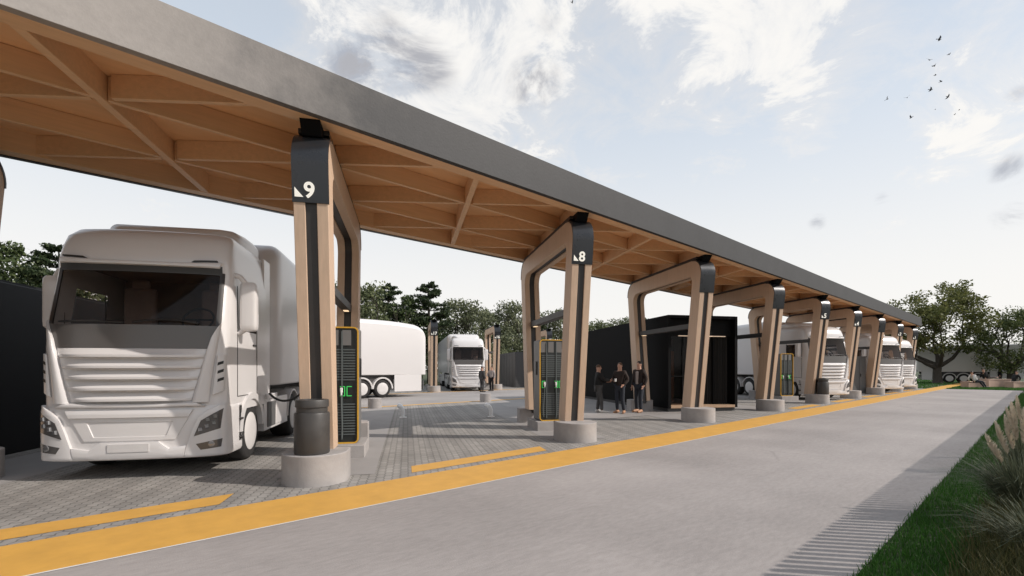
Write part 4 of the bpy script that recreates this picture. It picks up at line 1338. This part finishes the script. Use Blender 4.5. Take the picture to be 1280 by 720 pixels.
# the two oaks by the benches
def make_oak(name, H, Rw, seed, leafm, nleaf, lsize, low=0.34, nc=72):
    rg = random.Random(seed)
    root = empty(name)
    tb = MB(); tips = []
    tb.tube([(0, 0, -0.1), (0.05, 0, 0.25), (0.0, 0.05, 1.2), (0.1, 0, 2.1)], [0.62, 0.46, 0.38, 0.36], 12)
    top = Vector((0.1, 0, 2.0))
    for k in range(5):
        a = 2 * PI * k / 5 + rg.uniform(-.35, .35)
        out = rg.uniform(0.5, 0.95)
        branch(tb, top - Vector((0, 0, rg.uniform(0, .5))), Vector((math.cos(a) * out, math.sin(a) * out, rg.uniform(0.5, 1.0))).normalized(), H * rg.uniform(0.25, 0.32), 0.24, 3, rg, tips, 0.55, 0.12)
    tb.build('trunk', 'bark', root, smooth=60)
    b = MB()
    per = max(8, nleaf // max(1, len(tips)))
    for p, d in tips:
        q = rg.uniform(0.55, 1.0)
        leaf_quads(b, p + d * 0.3, (q, q, q * 0.7), int(per * rg.uniform(0.5, 1.5)), lsize, rg)
    for k in range(nc):
        a = rg.uniform(0, 2 * PI); h = rg.uniform(low, 0.98)
        rr_ = Rw * (math.sin(PI * min(1, 0.12 + 0.80 * (h - low) / (1 - low)))) ** 0.8 * rg.uniform(0.45, 1.0) * (1 + 0.15 * math.sin(3 * a + seed))
        q = rg.uniform(0.7, 1.2)
        leaf_quads(b, (rr_ * math.cos(a), rr_ * math.sin(a), H * h), (q, q, q * 0.65), 110, lsize, rg)
    b.build('crown', leafm, root, fix=False)
    return root
o = make_oak('oak_tree', 10.6, 5.6, 4, 'leaf_oak', 8000, 0.30)
p = ray(1172, 478, 53); p.z = 0; o.location = p
tag(o, 'big spreading oak with dark forked trunk at the end of the canopy', 'tree')
o = make_oak('oak_tree', 7.6, 3.9, 15, 'leaf_oak_b', 5000, 0.25, 0.20, 56)
p = ray(1266, 478, 50); p.z = 0; o.location = p
tag(o, 'darker low-branched oak at the right picture edge behind the benches', 'tree')

# ---------------------------------------------------------------- grass
def blades(b, n, region, hmin, hmax, w, rg, lean=0.35, dens=None):
    P, Fs = [], []
    for _ in range(n):
        x, y = region(rg)
        h = rg.uniform(hmin, hmax); a = rg.uniform(0, 6.28); l = h * rg.uniform(0.05, lean)
        dxx, dyy = math.cos(a) * l, math.sin(a) * l
        a2 = rg.uniform(0, PI); wx, wy = math.cos(a2) * w / 2, math.sin(a2) * w / 2
        k = len(P)
        P += [(x - wx, y - wy, -0.01), (x + wx, y + wy, -0.01), (x + dxx * 0.35 + wx * 0.7, y + dyy * 0.35 + wy * 0.7, h * 0.6), (x + dxx * 0.35 - wx * 0.7, y + dyy * 0.35 - wy * 0.7, h * 0.6), (x + dxx, y + dyy, h)]
        Fs += [(k, k + 1, k + 2, k + 3), (k + 3, k + 2, k + 4)]
    b.add(P, Fs)
rg = random.Random(3)
b = MB()
def lawn_near(rg):
    x = 3.2 + 42 * rg.random() ** 2.2
    return x, rg.uniform(-0.25 + 0.008 * x, Y_GRASS + rg.gauss(0, 0.012))
blades(b, 60000, lawn_near, 0.03, 0.075, 0.007, rg, 0.8)
def island(rg):
    x = 51.3 + 30 * rg.random() ** 1.5
    return x, rg.uniform(0.9, 5.15)
blades(b, 16000, island, 0.04, 0.11, 0.03, rg, 0.8)
def verge_far(rg):
    x = rg.uniform(51, 95)
    return x, rg.uniform(6.4, 26)
blades(b, 14000, verge_far, 0.05, 0.15, 0.05, rg, 0.8)
tag(b.build('lawn', 'grass_lawn', fix=False), 'short green lawn on the verge and the end island', kind='stuff')
b = MB()
def wild(rg):
    x = rg.uniform(3.6, 7.4)
    y = rg.uniform(-0.35, 0.10 + 0.40 * rg.random() ** 1.5)
    return x, y
blades(b, 12000, wild, 0.10, 0.42, 0.007, rg, 0.9)
tag(b.build('wild_grass', 'grass_wild', fix=False), 'unmown tall dark grass in the lower right corner', kind='stuff')

def pampas(loc, seed, nb, L0, L1, plumes, lab, leanmax=1.0):
    rg = random.Random(seed)
    root = empty('pampas_grass', loc)
    b = MB()
    P, Fs = [], []
    for _ in range(nb):
        a = rg.uniform(0, 2 * PI); L_ = rg.uniform(L0, L1); sp = rg.uniform(0.15, leanmax)
        r0 = rg.uniform(0, 0.16); w = rg.uniform(0.004, 0.008)
        ca, sa = math.cos(a), math.sin(a)
        k = len(P)
        for q in range(6):
            u = q / 5
            rr_ = r0 + L_ * sp * (0.35 * u + 0.65 * u * u)
            z = L_ * (1.0 * u - 0.55 * sp * u * u * u)
            ww = w * (1 - u) + 0.0008
            P += [(ca * rr_ - sa * ww, sa * rr_ + ca * ww, z), (ca * rr_ + sa * ww, sa * rr_ - ca * ww, z)]
        for q in range(5): Fs.append((k + 2 * q, k + 2 * q + 1, k + 2 * q + 3, k + 2 * q + 2))
    b.add(P, Fs)
    b.build('blade_tuft', 'grass_pampas', root, fix=False)
    for (dx_, dy_, h) in plumes:
        h *= 0.87
        b = MB()
        tip = Vector((dx_, dy_, h))
        st = [Vector((dx_ * 0.25 * u * 4 if False else dx_ * u ** 1.4, dy_ * u ** 1.4, h * u)) for u in [q / 8 for q in range(9)]]
        b.tube(st[:7], 0.006, 5)
        stem = b.build('plume_stem', 'grass_pampas', root)
        b = MB(); P, Fs = [], []
        for _ in range(420):
            u = rg.uniform(0.70, 1.0)
            c_ = Vector((dx_ * u ** 1.4, dy_ * u ** 1.4, h * u))
            t = (u - 0.70) / 0.30
            rr_ = 0.030 * math.sin(PI * min(1, 0.12 + 0.88 * t)) + 0.006
            a = rg.uniform(0, 6.28)
            e = c_ + Vector((math.cos(a) * rr_, math.sin(a) * rr_, rg.uniform(0.02, 0.06)))
            k = len(P); o_ = Vector((-math.sin(a), math.cos(a), 0)) * 0.0035
            P += [c_ - o_, c_ + o_, e + o_, e - o_]; Fs.append((k, k + 1, k + 2, k + 3))
        b.add(P, Fs); b.build('plume', 'plume', stem, fix=False)
    tag(root, lab, 'pampas grass', 'pampas grass along the verge')
    return root
pampas((7.3, 0.12, 0), 1, 1300, 0.55, 0.98, [(-0.35, 0.28, 1.02), (-0.10, 0.22, 1.15), (0.15, 0.16, 1.22), (0.05, 0.02, 1.32), (0.3, 0.12, 1.36)], 'wide pampas tuft with pale plumes, nearest on the verge', 0.9)
pampas((10.6, 0.18, 0), 2, 700, 0.5, 0.85, [(0.0, 0.15, 1.22), (0.2, 0.1, 1.32), (-0.15, 0.2, 1.12)], 'pampas tuft behind the nearest one, plumes against the benches')
pampas((5.6, -0.02, 0), 3, 500, 0.45, 0.75, [], 'low pampas tuft without plumes in the corner grass')

# ---------------------------------------------------------------- benches and people
def bench(loc, rz, R_, a0, a1, h, w, lab):
    root = empty('curved_bench', loc, rz)
    n = 20
    def arcs(r): return [(r * math.cos(a0 + (a1 - a0) * k / n), r * math.sin(a0 + (a1 - a0) * k / n) - R_) for k in range(n + 1)]
    b = MB(); b.prism(arcs(R_ + w / 2) + arcs(R_ - w / 2)[::-1], -0.01, h - 0.06); b.build('base', 'bench', root, bevel=0.03)
    b = MB(); b.prism(arcs(R_ + w / 2 + 0.03) + arcs(R_ - w / 2 - 0.03)[::-1], h - 0.055, h); b.build('seat', 'bench', root, bevel=0.015)
    tag(root, lab, 'bench', 'curved benches on the grass island')
RZ_CAM = PHI - PI / 2
def at(u, v):
    p = gnd(u, v); p.z = 0; return p
bench(at(1216, 484.5), RZ_CAM, 3.2, PI / 2 - 0.26, PI / 2 + 0.26, 0.52, 0.6, 'curved pinkish bench on the left with a person in white leaning back')
bench(at(1243, 484.2), RZ_CAM, 3.6, PI / 2 - 0.30, PI / 2 + 0.30, 0.72, 0.65, 'longest and highest pinkish bench, in the middle of the three')
bench(at(1270, 485), RZ_CAM, 3.0, PI / 2 - 0.22, PI / 2 + 0.22, 0.52, 0.6, 'curved pinkish bench on the right under the second oak')

STAND = dict(pelvis=(0, 0, 0.96), waist=(0, 0, 1.10), chest=(0, 0.0, 1.34), neck=(0, 0.0, 1.50), head=(0, -0.015, 1.60), crown=(0, -0.01, 1.72),
             shL=(0.175, 0, 1.42), elL=(0.235, 0.03, 1.15), wrL=(0.24, -0.06, 0.92), haL=(0.235, -0.09, 0.82),
             shR=(-0.175, 0, 1.42), elR=(-0.235, 0.03, 1.15), wrR=(-0.24, -0.06, 0.92), haR=(-0.235, -0.09, 0.82),
             hiL=(0.09, 0, 0.92), knL=(0.10, -0.03, 0.50), anL=(0.105, 0.02, 0.09), toL=(0.125, -0.15, 0.04),
             hiR=(-0.09, 0, 0.92), knR=(-0.10, -0.03, 0.50), anR=(-0.105, 0.02, 0.09), toR=(-0.125, -0.15, 0.04))
def skin_mesh(name, verts, edges, radii, root_i, m, parent, sub=2, extra=None):
    me = bpy.data.meshes.new(name); me.from_pydata(verts, edges, [])
    ob = bpy.data.objects.new(name, me); COL.objects.link(ob)
    sk = ob.modifiers.new('skin', 'SKIN')
    if not me.skin_vertices:
        bm = bmesh.new(); bm.from_mesh(me); bm.verts.layers.skin.verify(); bm.to_mesh(me); bm.free()
    sd = me.skin_vertices[0].data
    for i, r in enumerate(radii):
        sd[i].radius = (r, r) if not isinstance(r, tuple) else r
        sd[i].use_root = (i == root_i)
    sk.use_smooth_shade = True
    ss = ob.modifiers.new('sub', 'SUBSURF'); ss.levels = sub; ss.render_levels = sub
    bpy.context.view_layer.update()
    ev = ob.evaluated_get(bpy.context.evaluated_depsgraph_get())
    m2 = bpy.data.meshes.new_from_object(ev)
    bpy.data.objects.remove(ob)
    if extra:
        bm = bmesh.new(); bm.from_mesh(m2)
        t = bpy.data.meshes.new('t'); t.from_pydata(extra.v, [], extra.f); bm.from_mesh(t); bm.to_mesh(m2); bm.free(); bpy.data.meshes.remove(t)
    m2.polygons.foreach_set('use_smooth', [True] * len(m2.polygons))
    m2.materials.clear(); m2.materials.append(MATS[m]); m2.name = name
    o = bpy.data.objects.new(name, m2); COL.objects.link(o); o.parent = parent
    return o
def uvs(b, c, r, n=14, mz=10, zmin=-1.0, front=None):
    rows = []
    for j in range(mz + 1):
        t = -PI / 2 + PI * j / mz
        z = math.sin(t)
        if z < zmin: continue
        row = []
        for q in range(n):
            a = 2 * PI * q / n
            row.append((c[0] + r[0] * math.cos(t) * math.cos(a), c[1] + r[1] * math.cos(t) * math.sin(a), c[2] + r[2] * z))
        rows.append(row)
    b.grid(rows, closed=True, caps=True)
def person(loc, rz, lab, top, legs, hair, shoes, pose=None, group=None, scale=1.0, shirt=None, cup=False):
    J = dict(STAND)
    if pose: J.update(pose)
    root = empty('person', loc, rz); root.scale = (scale,) * 3
    names = list(J); ix = {k: i for i, k in enumerate(names)}
    rad = dict(pelvis=0.10, waist=0.095, chest=0.115, neck=0.055, head=0.085, crown=0.06, sh=0.062, el=0.043, wr=0.03, ha=0.032, hi=0.085, kn=0.058, an=0.042, to=0.035)
    rl = [rad.get(k, rad.get(k[:2], 0.05)) for k in names]
    E_ = [('pelvis', 'waist'), ('waist', 'chest'), ('chest', 'neck'), ('neck', 'head'), ('head', 'crown')]
    for s_ in 'LR': E_ += [('chest', 'sh' + s_), ('sh' + s_, 'el' + s_), ('el' + s_, 'wr' + s_), ('wr' + s_, 'ha' + s_), ('pelvis', 'hi' + s_), ('hi' + s_, 'kn' + s_), ('kn' + s_, 'an' + s_), ('an' + s_, 'to' + s_)]
    ex = MB()
    hd = Vector(J['head']); cr = Vector(J['crown'])
    hc = hd.lerp(cr, 0.45)
    uvs(ex, hc, (0.076, 0.092, 0.115))
    fy = -0.092
    ex.box((hc.x, hc.y + fy, hc.z - 0.015), (0.024, 0.035, 0.045), taper=0.5)       # nose
    for s_ in (-1, 1): uvs(ex, (hc.x + s_ * 0.078, hc.y + 0.01, hc.z - 0.01), (0.012, 0.022, 0.032), 8, 6)
    for s_ in 'LR':                                                                  # fingers and thumb
        w, h = Vector(J['wr' + s_]), Vector(J['ha' + s_]); d = (h - w).normalized()
        side = d.cross(Vector((1, 0, 0))); side = side.normalized() if side.length > .1 else Vector((0, 1, 0))
        for q, ln in ((-1.5, .062), (-.5, .075), (.5, .08), (1.5, .07)):
            p0 = h + side * q * 0.016; p1 = p0 + d * ln * 0.5; p2 = p0 + d * ln * 0.85 + Vector((0, -0.012, 0)) * (1 if abs(d.z) > .5 else 0)
            ex.tube([p0 - d * 0.02, p1, p2], [0.0095, 0.009, 0.007], 6)
        t0 = w.lerp(h, .5) + side * 0.028
        ex.tube([t0, t0 + side * 0.03 + d * 0.02, t0 + side * 0.035 + d * 0.055], [0.011, 0.010, 0.008], 6)
    body = skin_mesh('body', [J[k] for k in names], [(ix[a], ix[b_]) for a, b_ in E_], rl, 0, 'skin', root, 2, ex)
    # jacket
    tn = ['pelvis', 'waist', 'chest', 'neck', 'shL', 'elL', 'wrL', 'shR', 'elR', 'wrR']
    V = [Vector(J[k]) for k in tn]
    V[3] = V[2].lerp(V[3], 0.66)
    V[0] = V[0] - (V[1] - V[0]).normalized() * 0.05
    te = [(0, 1), (1, 2), (2, 3), (2, 4), (4, 5), (5, 6), (2, 7), (7, 8), (8, 9)]
    tr_ = [0.172, 0.158, 0.178, 0.088, 0.092, 0.068, 0.054, 0.092, 0.068, 0.054]
    skin_mesh('jacket', V, te, tr_, 0, top, root)
    ln = ['pelvis', 'hiL', 'knL', 'anL', 'hiR', 'knR', 'anR']
    V = [Vector(J[k]) for k in ln]
    skin_mesh('trousers', V, [(0, 1), (1, 2), (2, 3), (0, 4), (4, 5), (5, 6)], [0.14, 0.105, 0.076, 0.062, 0.105, 0.076, 0.062], 0, legs, root)
    for s_ in 'LR':
        a, t = Vector(J['an' + s_]), Vector(J['to' + s_])
        f = (t - a); f.z = 0; f.normalize()
        b = MB(); b.tube([a - f * 0.07 - Vector((0, 0, 0.035)), a + Vector((0, 0, -0.02)), a + f * 0.10 - Vector((0, 0, 0.035)), t - Vector((0, 0, 0.0)) + f * 0.06], [0.042, 0.058, 0.05, 0.034], 10)
        b.build('shoe', shoes, root, smooth=60)
    b = MB(); uvs(b, hc + Vector((0, 0.014, 0.022)), (0.085, 0.095, 0.108), 16, 12, -0.1)
    b.build('hair', hair, root, smooth=60)
    if shirt:
        b = MB(); c_ = Vector(J['chest']); w = Vector(J['waist'])
        b.box(((c_ + w) / 2 + Vector((0, -0.125, -0.02))), (0.10, 0.06, 0.44)); b.build('shirt', shirt, root, bevel=0.02)
    tag(root, lab, 'person', group)
    return root
def face_to(u0, v0, u1, v1):
    a, c_ = at(u0, v0), at(u1, v1); d = c_ - a
    return math.atan2(d.y, d.x) + PI / 2        # local -Y looks along d
G3 = 'people talking beside the lounge cabin'
person(at(748, 516), face_to(748, 516, 775, 516), 'person in black jumper and grey trousers reaching out, left of three by the cabin', 'cloth_black', 'cloth_grey', 'hair_brown', 'shoe_white',
       dict(elR=(-0.22, -0.16, 1.22), wrR=(-0.12, -0.40, 1.20), haR=(-0.10, -0.50, 1.21), elL=(0.22, -0.12, 1.18), wrL=(0.12, -0.34, 1.14), haL=(0.10, -0.43, 1.15), anR=(-0.13, -0.10, .09), toR=(-.15, -.27, .04), knR=(-.11, -.09, .5)), G3, 0.985)
pb = person(at(775, 516.5), face_to(775, 516, 752, 520), 'person with brown hair holding a white cup, middle of the three by the cabin', 'cloth_brown', 'cloth_denim', 'hair_brown', 'shoe_tan',
       dict(elR=(-0.26, 0.02, 1.16), wrR=(-0.10, -0.22, 1.12), haR=(-0.04, -0.29, 1.14), elL=(0.27, 0.06, 1.17), wrL=(0.18, -0.10, 1.0), haL=(0.15, -0.16, .95), anL=(0.16, -0.02, .09), toL=(.2, -.18, .04)), G3, 1.03)
person(at(799, 515.5), face_to(799, 515, 770, 518), 'person in dark open jacket over pale shirt, right of the three by the cabin', 'cloth_brown', 'cloth_denim', 'hair', 'shoe_tan',
       dict(elL=(0.25, 0.05, 1.15), wrL=(0.22, -0.05, 0.93), haL=(0.2, -0.10, 0.86), anL=(0.12, -0.08, .09), toL=(.14, -.25, .04), knL=(.105, -.08, .5)), G3, 1.06, shirt='cloth_pale')
b = MB(); b.lathe([(0.0, 0), (0.03, 0), (0.042, 0.11), (0.0, 0.11)], n=14, caps=False)
cp = b.build('cup', 'white_plastic', smooth=40)
M_ = Matrix.Translation(pb.location) @ Matrix.Rotation(pb.rotation_euler.z, 4, 'Z') @ Matrix.Scale(1.03, 4)
cp.location = M_ @ Vector((-0.02, -0.33, 1.11))
tag(cp, 'white cup in the hand of the person in the middle', 'cup')
G2 = 'people beside the far lorry'
person(at(602.5, 490.2), face_to(602, 488.6, 614, 488), 'person in dark clothes right beside the far white lorry, left of two', 'cloth_grey', 'cloth_grey', 'hair', 'shoe_dark', None, G2)
person(at(614.5, 488.8), face_to(614, 488, 602, 489), 'person in pale top and dark trousers beside frame 16, right of two', 'cloth_pale', 'cloth_black', 'hair_brown', 'shoe_dark',
       dict(elR=(-0.30, -0.05, 1.2), wrR=(-0.22, -0.22, 1.02), haR=(-0.2, -0.3, 1.0)), G2)
SIT = dict(pelvis=(0, 0, 0.60), waist=(0, 0.10, 0.76), chest=(0, 0.26, 0.97), neck=(0, 0.34, 1.12), head=(0, 0.35, 1.22), crown=(0, 0.36, 1.34),
           shL=(0.175, 0.28, 1.05), elL=(0.24, 0.40, 0.82), wrL=(0.22, 0.38, 0.60), haL=(0.22, 0.36, 0.55), shR=(-0.175, 0.28, 1.05), elR=(-0.24, 0.40, 0.82), wrR=(-0.22, 0.38, 0.60), haR=(-0.22, 0.36, 0.55),
           hiL=(0.09, -0.02, 0.58), knL=(0.12, -0.42, 0.52), anL=(0.13, -0.78, 0.12), toL=(0.15, -0.93, 0.07), hiR=(-0.09, -0.02, 0.58), knR=(-0.12, -0.42, 0.55), anR=(-0.13, -0.70, 0.12), toR=(-0.15, -0.86, 0.07))
GB = 'people around the curved benches'
RIGHT = RZ_CAM + PI / 2
person(at(1220, 485), RIGHT, 'person in white shirt and dark trousers leaning back on the left bench', 'cloth_white', 'cloth_denim', 'hair', 'shoe_dark', SIT, GB)
up = {k: (v[0], v[1], v[2] + 0.20) for k, v in SIT.items()}
for k in ('knL', 'anL', 'toL', 'knR', 'anR', 'toR'):
    v = SIT[k]; up[k] = (v[0], v[1], 0.80 if k[:2] != 'to' else 0.85)
person(at(1234, 483.2), RIGHT, 'person in dark clothes with legs stretched out on the middle bench', 'cloth_black', 'cloth_brown', 'hair_brown', 'shoe_dark', up, GB)
person(at(1250, 480), RIGHT - 1.2, 'person in black standing behind the middle bench', 'cloth_black', 'cloth_black', 'hair', 'shoe_dark', dict(elL=(0.3, -0.02, 1.2), wrL=(0.12, -0.2, 1.18), haL=(0.05, -0.24, 1.2)), GB)
person(at(1266, 484), RIGHT + PI, 'person in black sitting on the right bench, feet towards the middle', 'cloth_black', 'cloth_black', 'hair', 'shoe_tan', SIT, GB)

# ---------------------------------------------------------------- birds
def bird(loc, rz, pitch, roll, flap, span, lab):
    b = MB()
    rows = []
    for y, r in ((-0.20, 0.004), (-0.17, 0.022), (-0.12, 0.035), (-0.05, 0.052), (0.04, 0.05), (0.12, 0.03), (0.17, 0.022), (0.26, 0.045)):
        k = 0.25 if y > 0.2 else 1.0
        rows.append([(r * math.cos(t) * (1.1 if y > .2 else 1), y, r * k * math.sin(t)) for t in [2 * PI * q / 8 for q in range(8)]])
    b.grid(rows, closed=True, caps=True)
    for s_ in (-1, 1):
        def W(u, y):
            bend = flap * u * 0.34 - 0.10 * abs(flap) * u * u
            return (s_ * (0.03 + 0.32 * u * math.cos(flap * 0.8)), y, 0.02 + 0.36 * u * math.sin(flap * (1 - 0.25 * u)))
        top = [W(0, -0.08), W(0.4, -0.12), W(0.75, -0.05), W(1.0, 0.06)]
        bot = [W(0, 0.09), W(0.4, 0.05), W(0.75, 0.05), W(1.0, 0.075)]
        t2 = [(x, y, z + 0.012 * (1 - 0.7 * i / 3)) for i, (x, y, z) in enumerate(top)]; b2_ = [(x, y, z + 0.006) for x, y, z in bot]
        b.grid([top, bot, b2_, t2, top])
    o = b.build('bird', 'bird', smooth=50)
    o.location = loc; o.rotation_euler = (pitch, roll, rz); o.scale = (span / 0.7,) * 3
    tag(o, lab, 'bird', 'birds flying in a loose flock')
for k, (u, v, sp, rz, pi_, ro, fl, lab) in enumerate((
    (1174, 49, 8.5, 0.6, 0.5, 0.7, 0.9, 'topmost and largest bird of the flock, wings raised'),
    (1186.5, 68, 5, 1.5, 0.2, 0.3, 0.6, 'small bird just right of and under the topmost bird'),
    (1162, 75, 8, -0.9, 0.6, 0.2, 0.3, 'bird with spread wings, left one of the close upper pair'),
    (1168.5, 82, 6.5, 2.1, 0.4, 0.5, 0.7, 'bird with spread wings, right one of the close upper pair'),
    (1169, 94, 5, 0.2, 0.0, 0.0, 0.1, 'thin gliding bird in the middle of the flock column'),
    (1176, 102, 6, -0.3, 0.0, 0.1, 0.25, 'gliding bird right under the thin one'),
    (1163.5, 112, 8, 0.8, 0.3, 0.9, 1.0, 'bird with steeply raised wings, lowest in the flock column'),
    (1185, 121, 7, 1.1, 0.3, 0.8, 0.4, 'slanting bird alone to the right under the column'),
    (1109, 124, 7, -2.2, 0.4, -0.6, 0.7, 'leftmost bird of the flock'),
    (1134, 122, 7, -1.6, 0.5, -0.2, 0.5, 'bird next to the leftmost one, wings in a V'),
    (1139, 147, 7, 2.6, 0.2, -0.3, 1.1, 'lowest bird of the flock with one wing straight up'),
    (1169, 137, 2.2, 0.5, 0.2, 0.4, 0.6, 'tiny distant bird below the column'),
    (1193.5, 143, 3.2, 0.9, 0.1, 0.4, 0.3, 'tiny bird, lower one of the two at the right'),
    (1199, 137.5, 3.2, 0.1, 0.0, 0.1, 0.2, 'tiny bird, upper one of the two at the right'),
    (715, 3, 5.5, 0.9, 0.5, 0.4, 0.8, 'lone bird at the top edge of the picture, far from the flock'))):
    bird(ray(u, v, 46), rz, pi_, ro, fl, sp * 46 / F_PX, lab)

# ---------------------------------------------------------------- light and sky
SUN_EL, SUN_AZ = 36.0, -52.0               # azimuth of the sun, from +X
sd = Vector((math.cos(R(SUN_AZ)) * math.cos(R(SUN_EL)), math.sin(R(SUN_AZ)) * math.cos(R(SUN_EL)), math.sin(R(SUN_EL))))
sun = bpy.data.lights.new('sun', 'SUN'); sun.energy = 4.0; sun.angle = R(0.6); sun.color = (1.0, 0.92, 0.84)
so = bpy.data.objects.new('sun', sun); COL.objects.link(so)
so.rotation_euler = (-sd).to_track_quat('-Z', 'Y').to_euler(); so.location = sd * 60

w = bpy.data.worlds.new('World'); scene.world = w
w.use_nodes = True
nt = w.node_tree; N, L = nt.nodes, nt.links
for n in list(N): N.remove(n)
out = N.new('ShaderNodeOutputWorld')
sky = N.new('ShaderNodeTexSky'); sky.sky_type = 'NISHITA'; sky.sun_disc = False
sky.sun_elevation = R(SUN_EL); sky.sun_rotation = R(90 - SUN_AZ); sky.air_density = 1.0; sky.dust_density = 1.5
bg1 = N.new('ShaderNodeBackground'); bg1.inputs['Strength'].default_value = 0.13
L.new(sky.outputs['Color'], bg1.inputs['Color'])
def M(op, a, b_=None, c_=None, clamp=False):
    n = N.new('ShaderNodeMath'); n.operation = op; n.use_clamp = clamp
    for i, v in enumerate((a, b_, c_)):
        if v is None: continue
        if isinstance(v, (int, float)): n.inputs[i].default_value = v
        else: L.new(v, n.inputs[i])
    return n.outputs[0]
def MR(v, a, b_, c_=0.0, d=1.0, smooth=True):
    n = N.new('ShaderNodeMapRange'); n.interpolation_type = 'SMOOTHSTEP' if smooth else 'LINEAR'
    L.new(v, n.inputs['Value'])
    for k, q in zip(('From Min', 'From Max', 'To Min', 'To Max'), (a, b_, c_, d)): n.inputs[k].default_value = q
    return n.outputs['Result']
tc = N.new('ShaderNodeTexCoord')
sep = N.new('ShaderNodeSeparateXYZ'); L.new(tc.outputs['Generated'], sep.inputs['Vector'])
den = M('ADD', M('MAXIMUM', sep.outputs['Z'], 0.0), 0.22)
pv = N.new('ShaderNodeCombineXYZ')
L.new(M('DIVIDE', sep.outputs['X'], den), pv.inputs['X']); L.new(M('DIVIDE', sep.outputs['Y'], den), pv.inputs['Y'])
def noise(scale, det, rough, dist=0.0, off=(0, 0, 0)):
    mp = N.new('ShaderNodeMapping'); mp.inputs['Location'].default_value = off
    L.new(pv.outputs['Vector'], mp.inputs['Vector'])
    n = N.new('ShaderNodeTexNoise'); n.inputs['Scale'].default_value = scale; n.inputs['Detail'].default_value = det
    n.inputs['Roughness'].default_value = rough; n.inputs['Distortion'].default_value = dist
    L.new(mp.outputs['Vector'], n.inputs['Vector'])
    return n.outputs['Fac']
def blob(u, v, rad, wgt):
    d = (ray(u, v, 1.0) - Vector((0, 0, CAM_H))).normalized()
    n = N.new('ShaderNodeVectorMath'); n.operation = 'DISTANCE'
    L.new(tc.outputs['Generated'], n.inputs[0]); n.inputs[1].default_value = d
    return MR(n.outputs['Value'], 0.0, rad, wgt, 0.0)
def total(lst):
    o = lst[0]
    for x in lst[1:]: o = M('ADD', o, x)
    return o
n1 = noise(1.5, 10, 0.60, 0.55, (3.1, 1.7, 0.4))
n2 = noise(4.2, 10, 0.68, 0.5, (7.3, 2.2, 1.4))
n3 = noise(3.4, 9, 0.62, 0.6, (1.3, 9.2, 4.4))
# thin veil everywhere, heavier cloud where the noise is high; open blue where it is low
cov = total([M('MULTIPLY', n1, 0.62), M('MULTIPLY', n2, 0.72), blob(600, 130, 0.42, 0.24), blob(430, 60, 0.28, 0.14), blob(960, 60, 0.26, 0.11), blob(1040, 20, 0.25, 0.06), blob(1240, 130, 0.2, 0.14), blob(1010, 150, 0.10, 0.12), blob(700, 20, 0.12, 0.08), blob(820, 8, 0.10, 0.10),
             blob(800, 70, 0.13, -0.10), blob(845, 110, 0.12, -0.07), blob(300, 20, 0.12, -0.06), blob(1130, 85, 0.14, -0.10)])
cloud = M('MULTIPLY', MR(cov, 0.62, 0.90), MR(n2, 0.25, 0.62, 0.78, 1.0))
hor = MR(sep.outputs['Z'], 0.04, 0.62, 1.0, 0.0)
veil = M('MULTIPLY_ADD', M('POWER', hor, 0.8), 0.30, 0.66, True)
f_cl = M('MAXIMUM', veil, cloud, None, True)
# shaded undersides of a few clouds
gm = total([blob(492, 66, 0.10, 0.85), blob(545, 84, 0.07, 0.65), blob(668, 106, 0.075, 1.0), blob(435, 84, 0.07, 0.7), blob(690, 30, 0.05, 0.4), blob(1262, 212, 0.04, 0.6), blob(1264, 268, 0.04, 0.6), blob(1102, 250, 0.025, 0.7), blob(1022, 277, 0.025, 0.5), blob(1275, 122, 0.03, 0.5)])
grey = M('MULTIPLY', MR(n3, 0.30, 0.66, 0.0, 1.25), gm, None, True)
grey = MR(grey, 0.12, 0.85)
cc = N.new('ShaderNodeMix'); cc.data_type = 'RGBA'
vc = N.new('ShaderNodeMix'); vc.data_type = 'RGBA'
vc.inputs['A'].default_value = (0.80, 0.87, 0.945, 1); vc.inputs['B'].default_value = (0.985, 0.965, 0.935, 1)
L.new(M('MAXIMUM', cloud, MR(sep.outputs['Z'], 0.10, 0.52, 1.0, 0.0)), vc.inputs['Factor'])
L.new(vc.outputs['Result'], cc.inputs['A']); cc.inputs['B'].default_value = (0.46, 0.465, 0.50, 1)
L.new(grey, cc.inputs['Factor'])
bg2 = N.new('ShaderNodeBackground'); bg2.inputs['Strength'].default_value = 0.985
L.new(cc.outputs['Result'], bg2.inputs['Color'])
mx = N.new('ShaderNodeMixShader')
L.new(M('MAXIMUM', f_cl, grey), mx.inputs['Fac']); L.new(bg1.outputs['Background'], mx.inputs[1]); L.new(bg2.outputs['Background'], mx.inputs[2])
L.new(mx.outputs['Shader'], out.inputs['Surface'])

vs = scene.view_settings
scene.display_settings.display_device = 'sRGB'
vs.view_transform = 'Standard'; vs.look = 'None'; vs.exposure = 0.0; vs.gamma = 1.0; vs.use_curve_mapping = False
scene.render.engine = 'CYCLES'
scene.cycles.use_denoising = True
scene.cycles.max_bounces = 8
scene.cycles.transparent_max_bounces = 12
scene.cycles.sample_clamp_indirect = 6
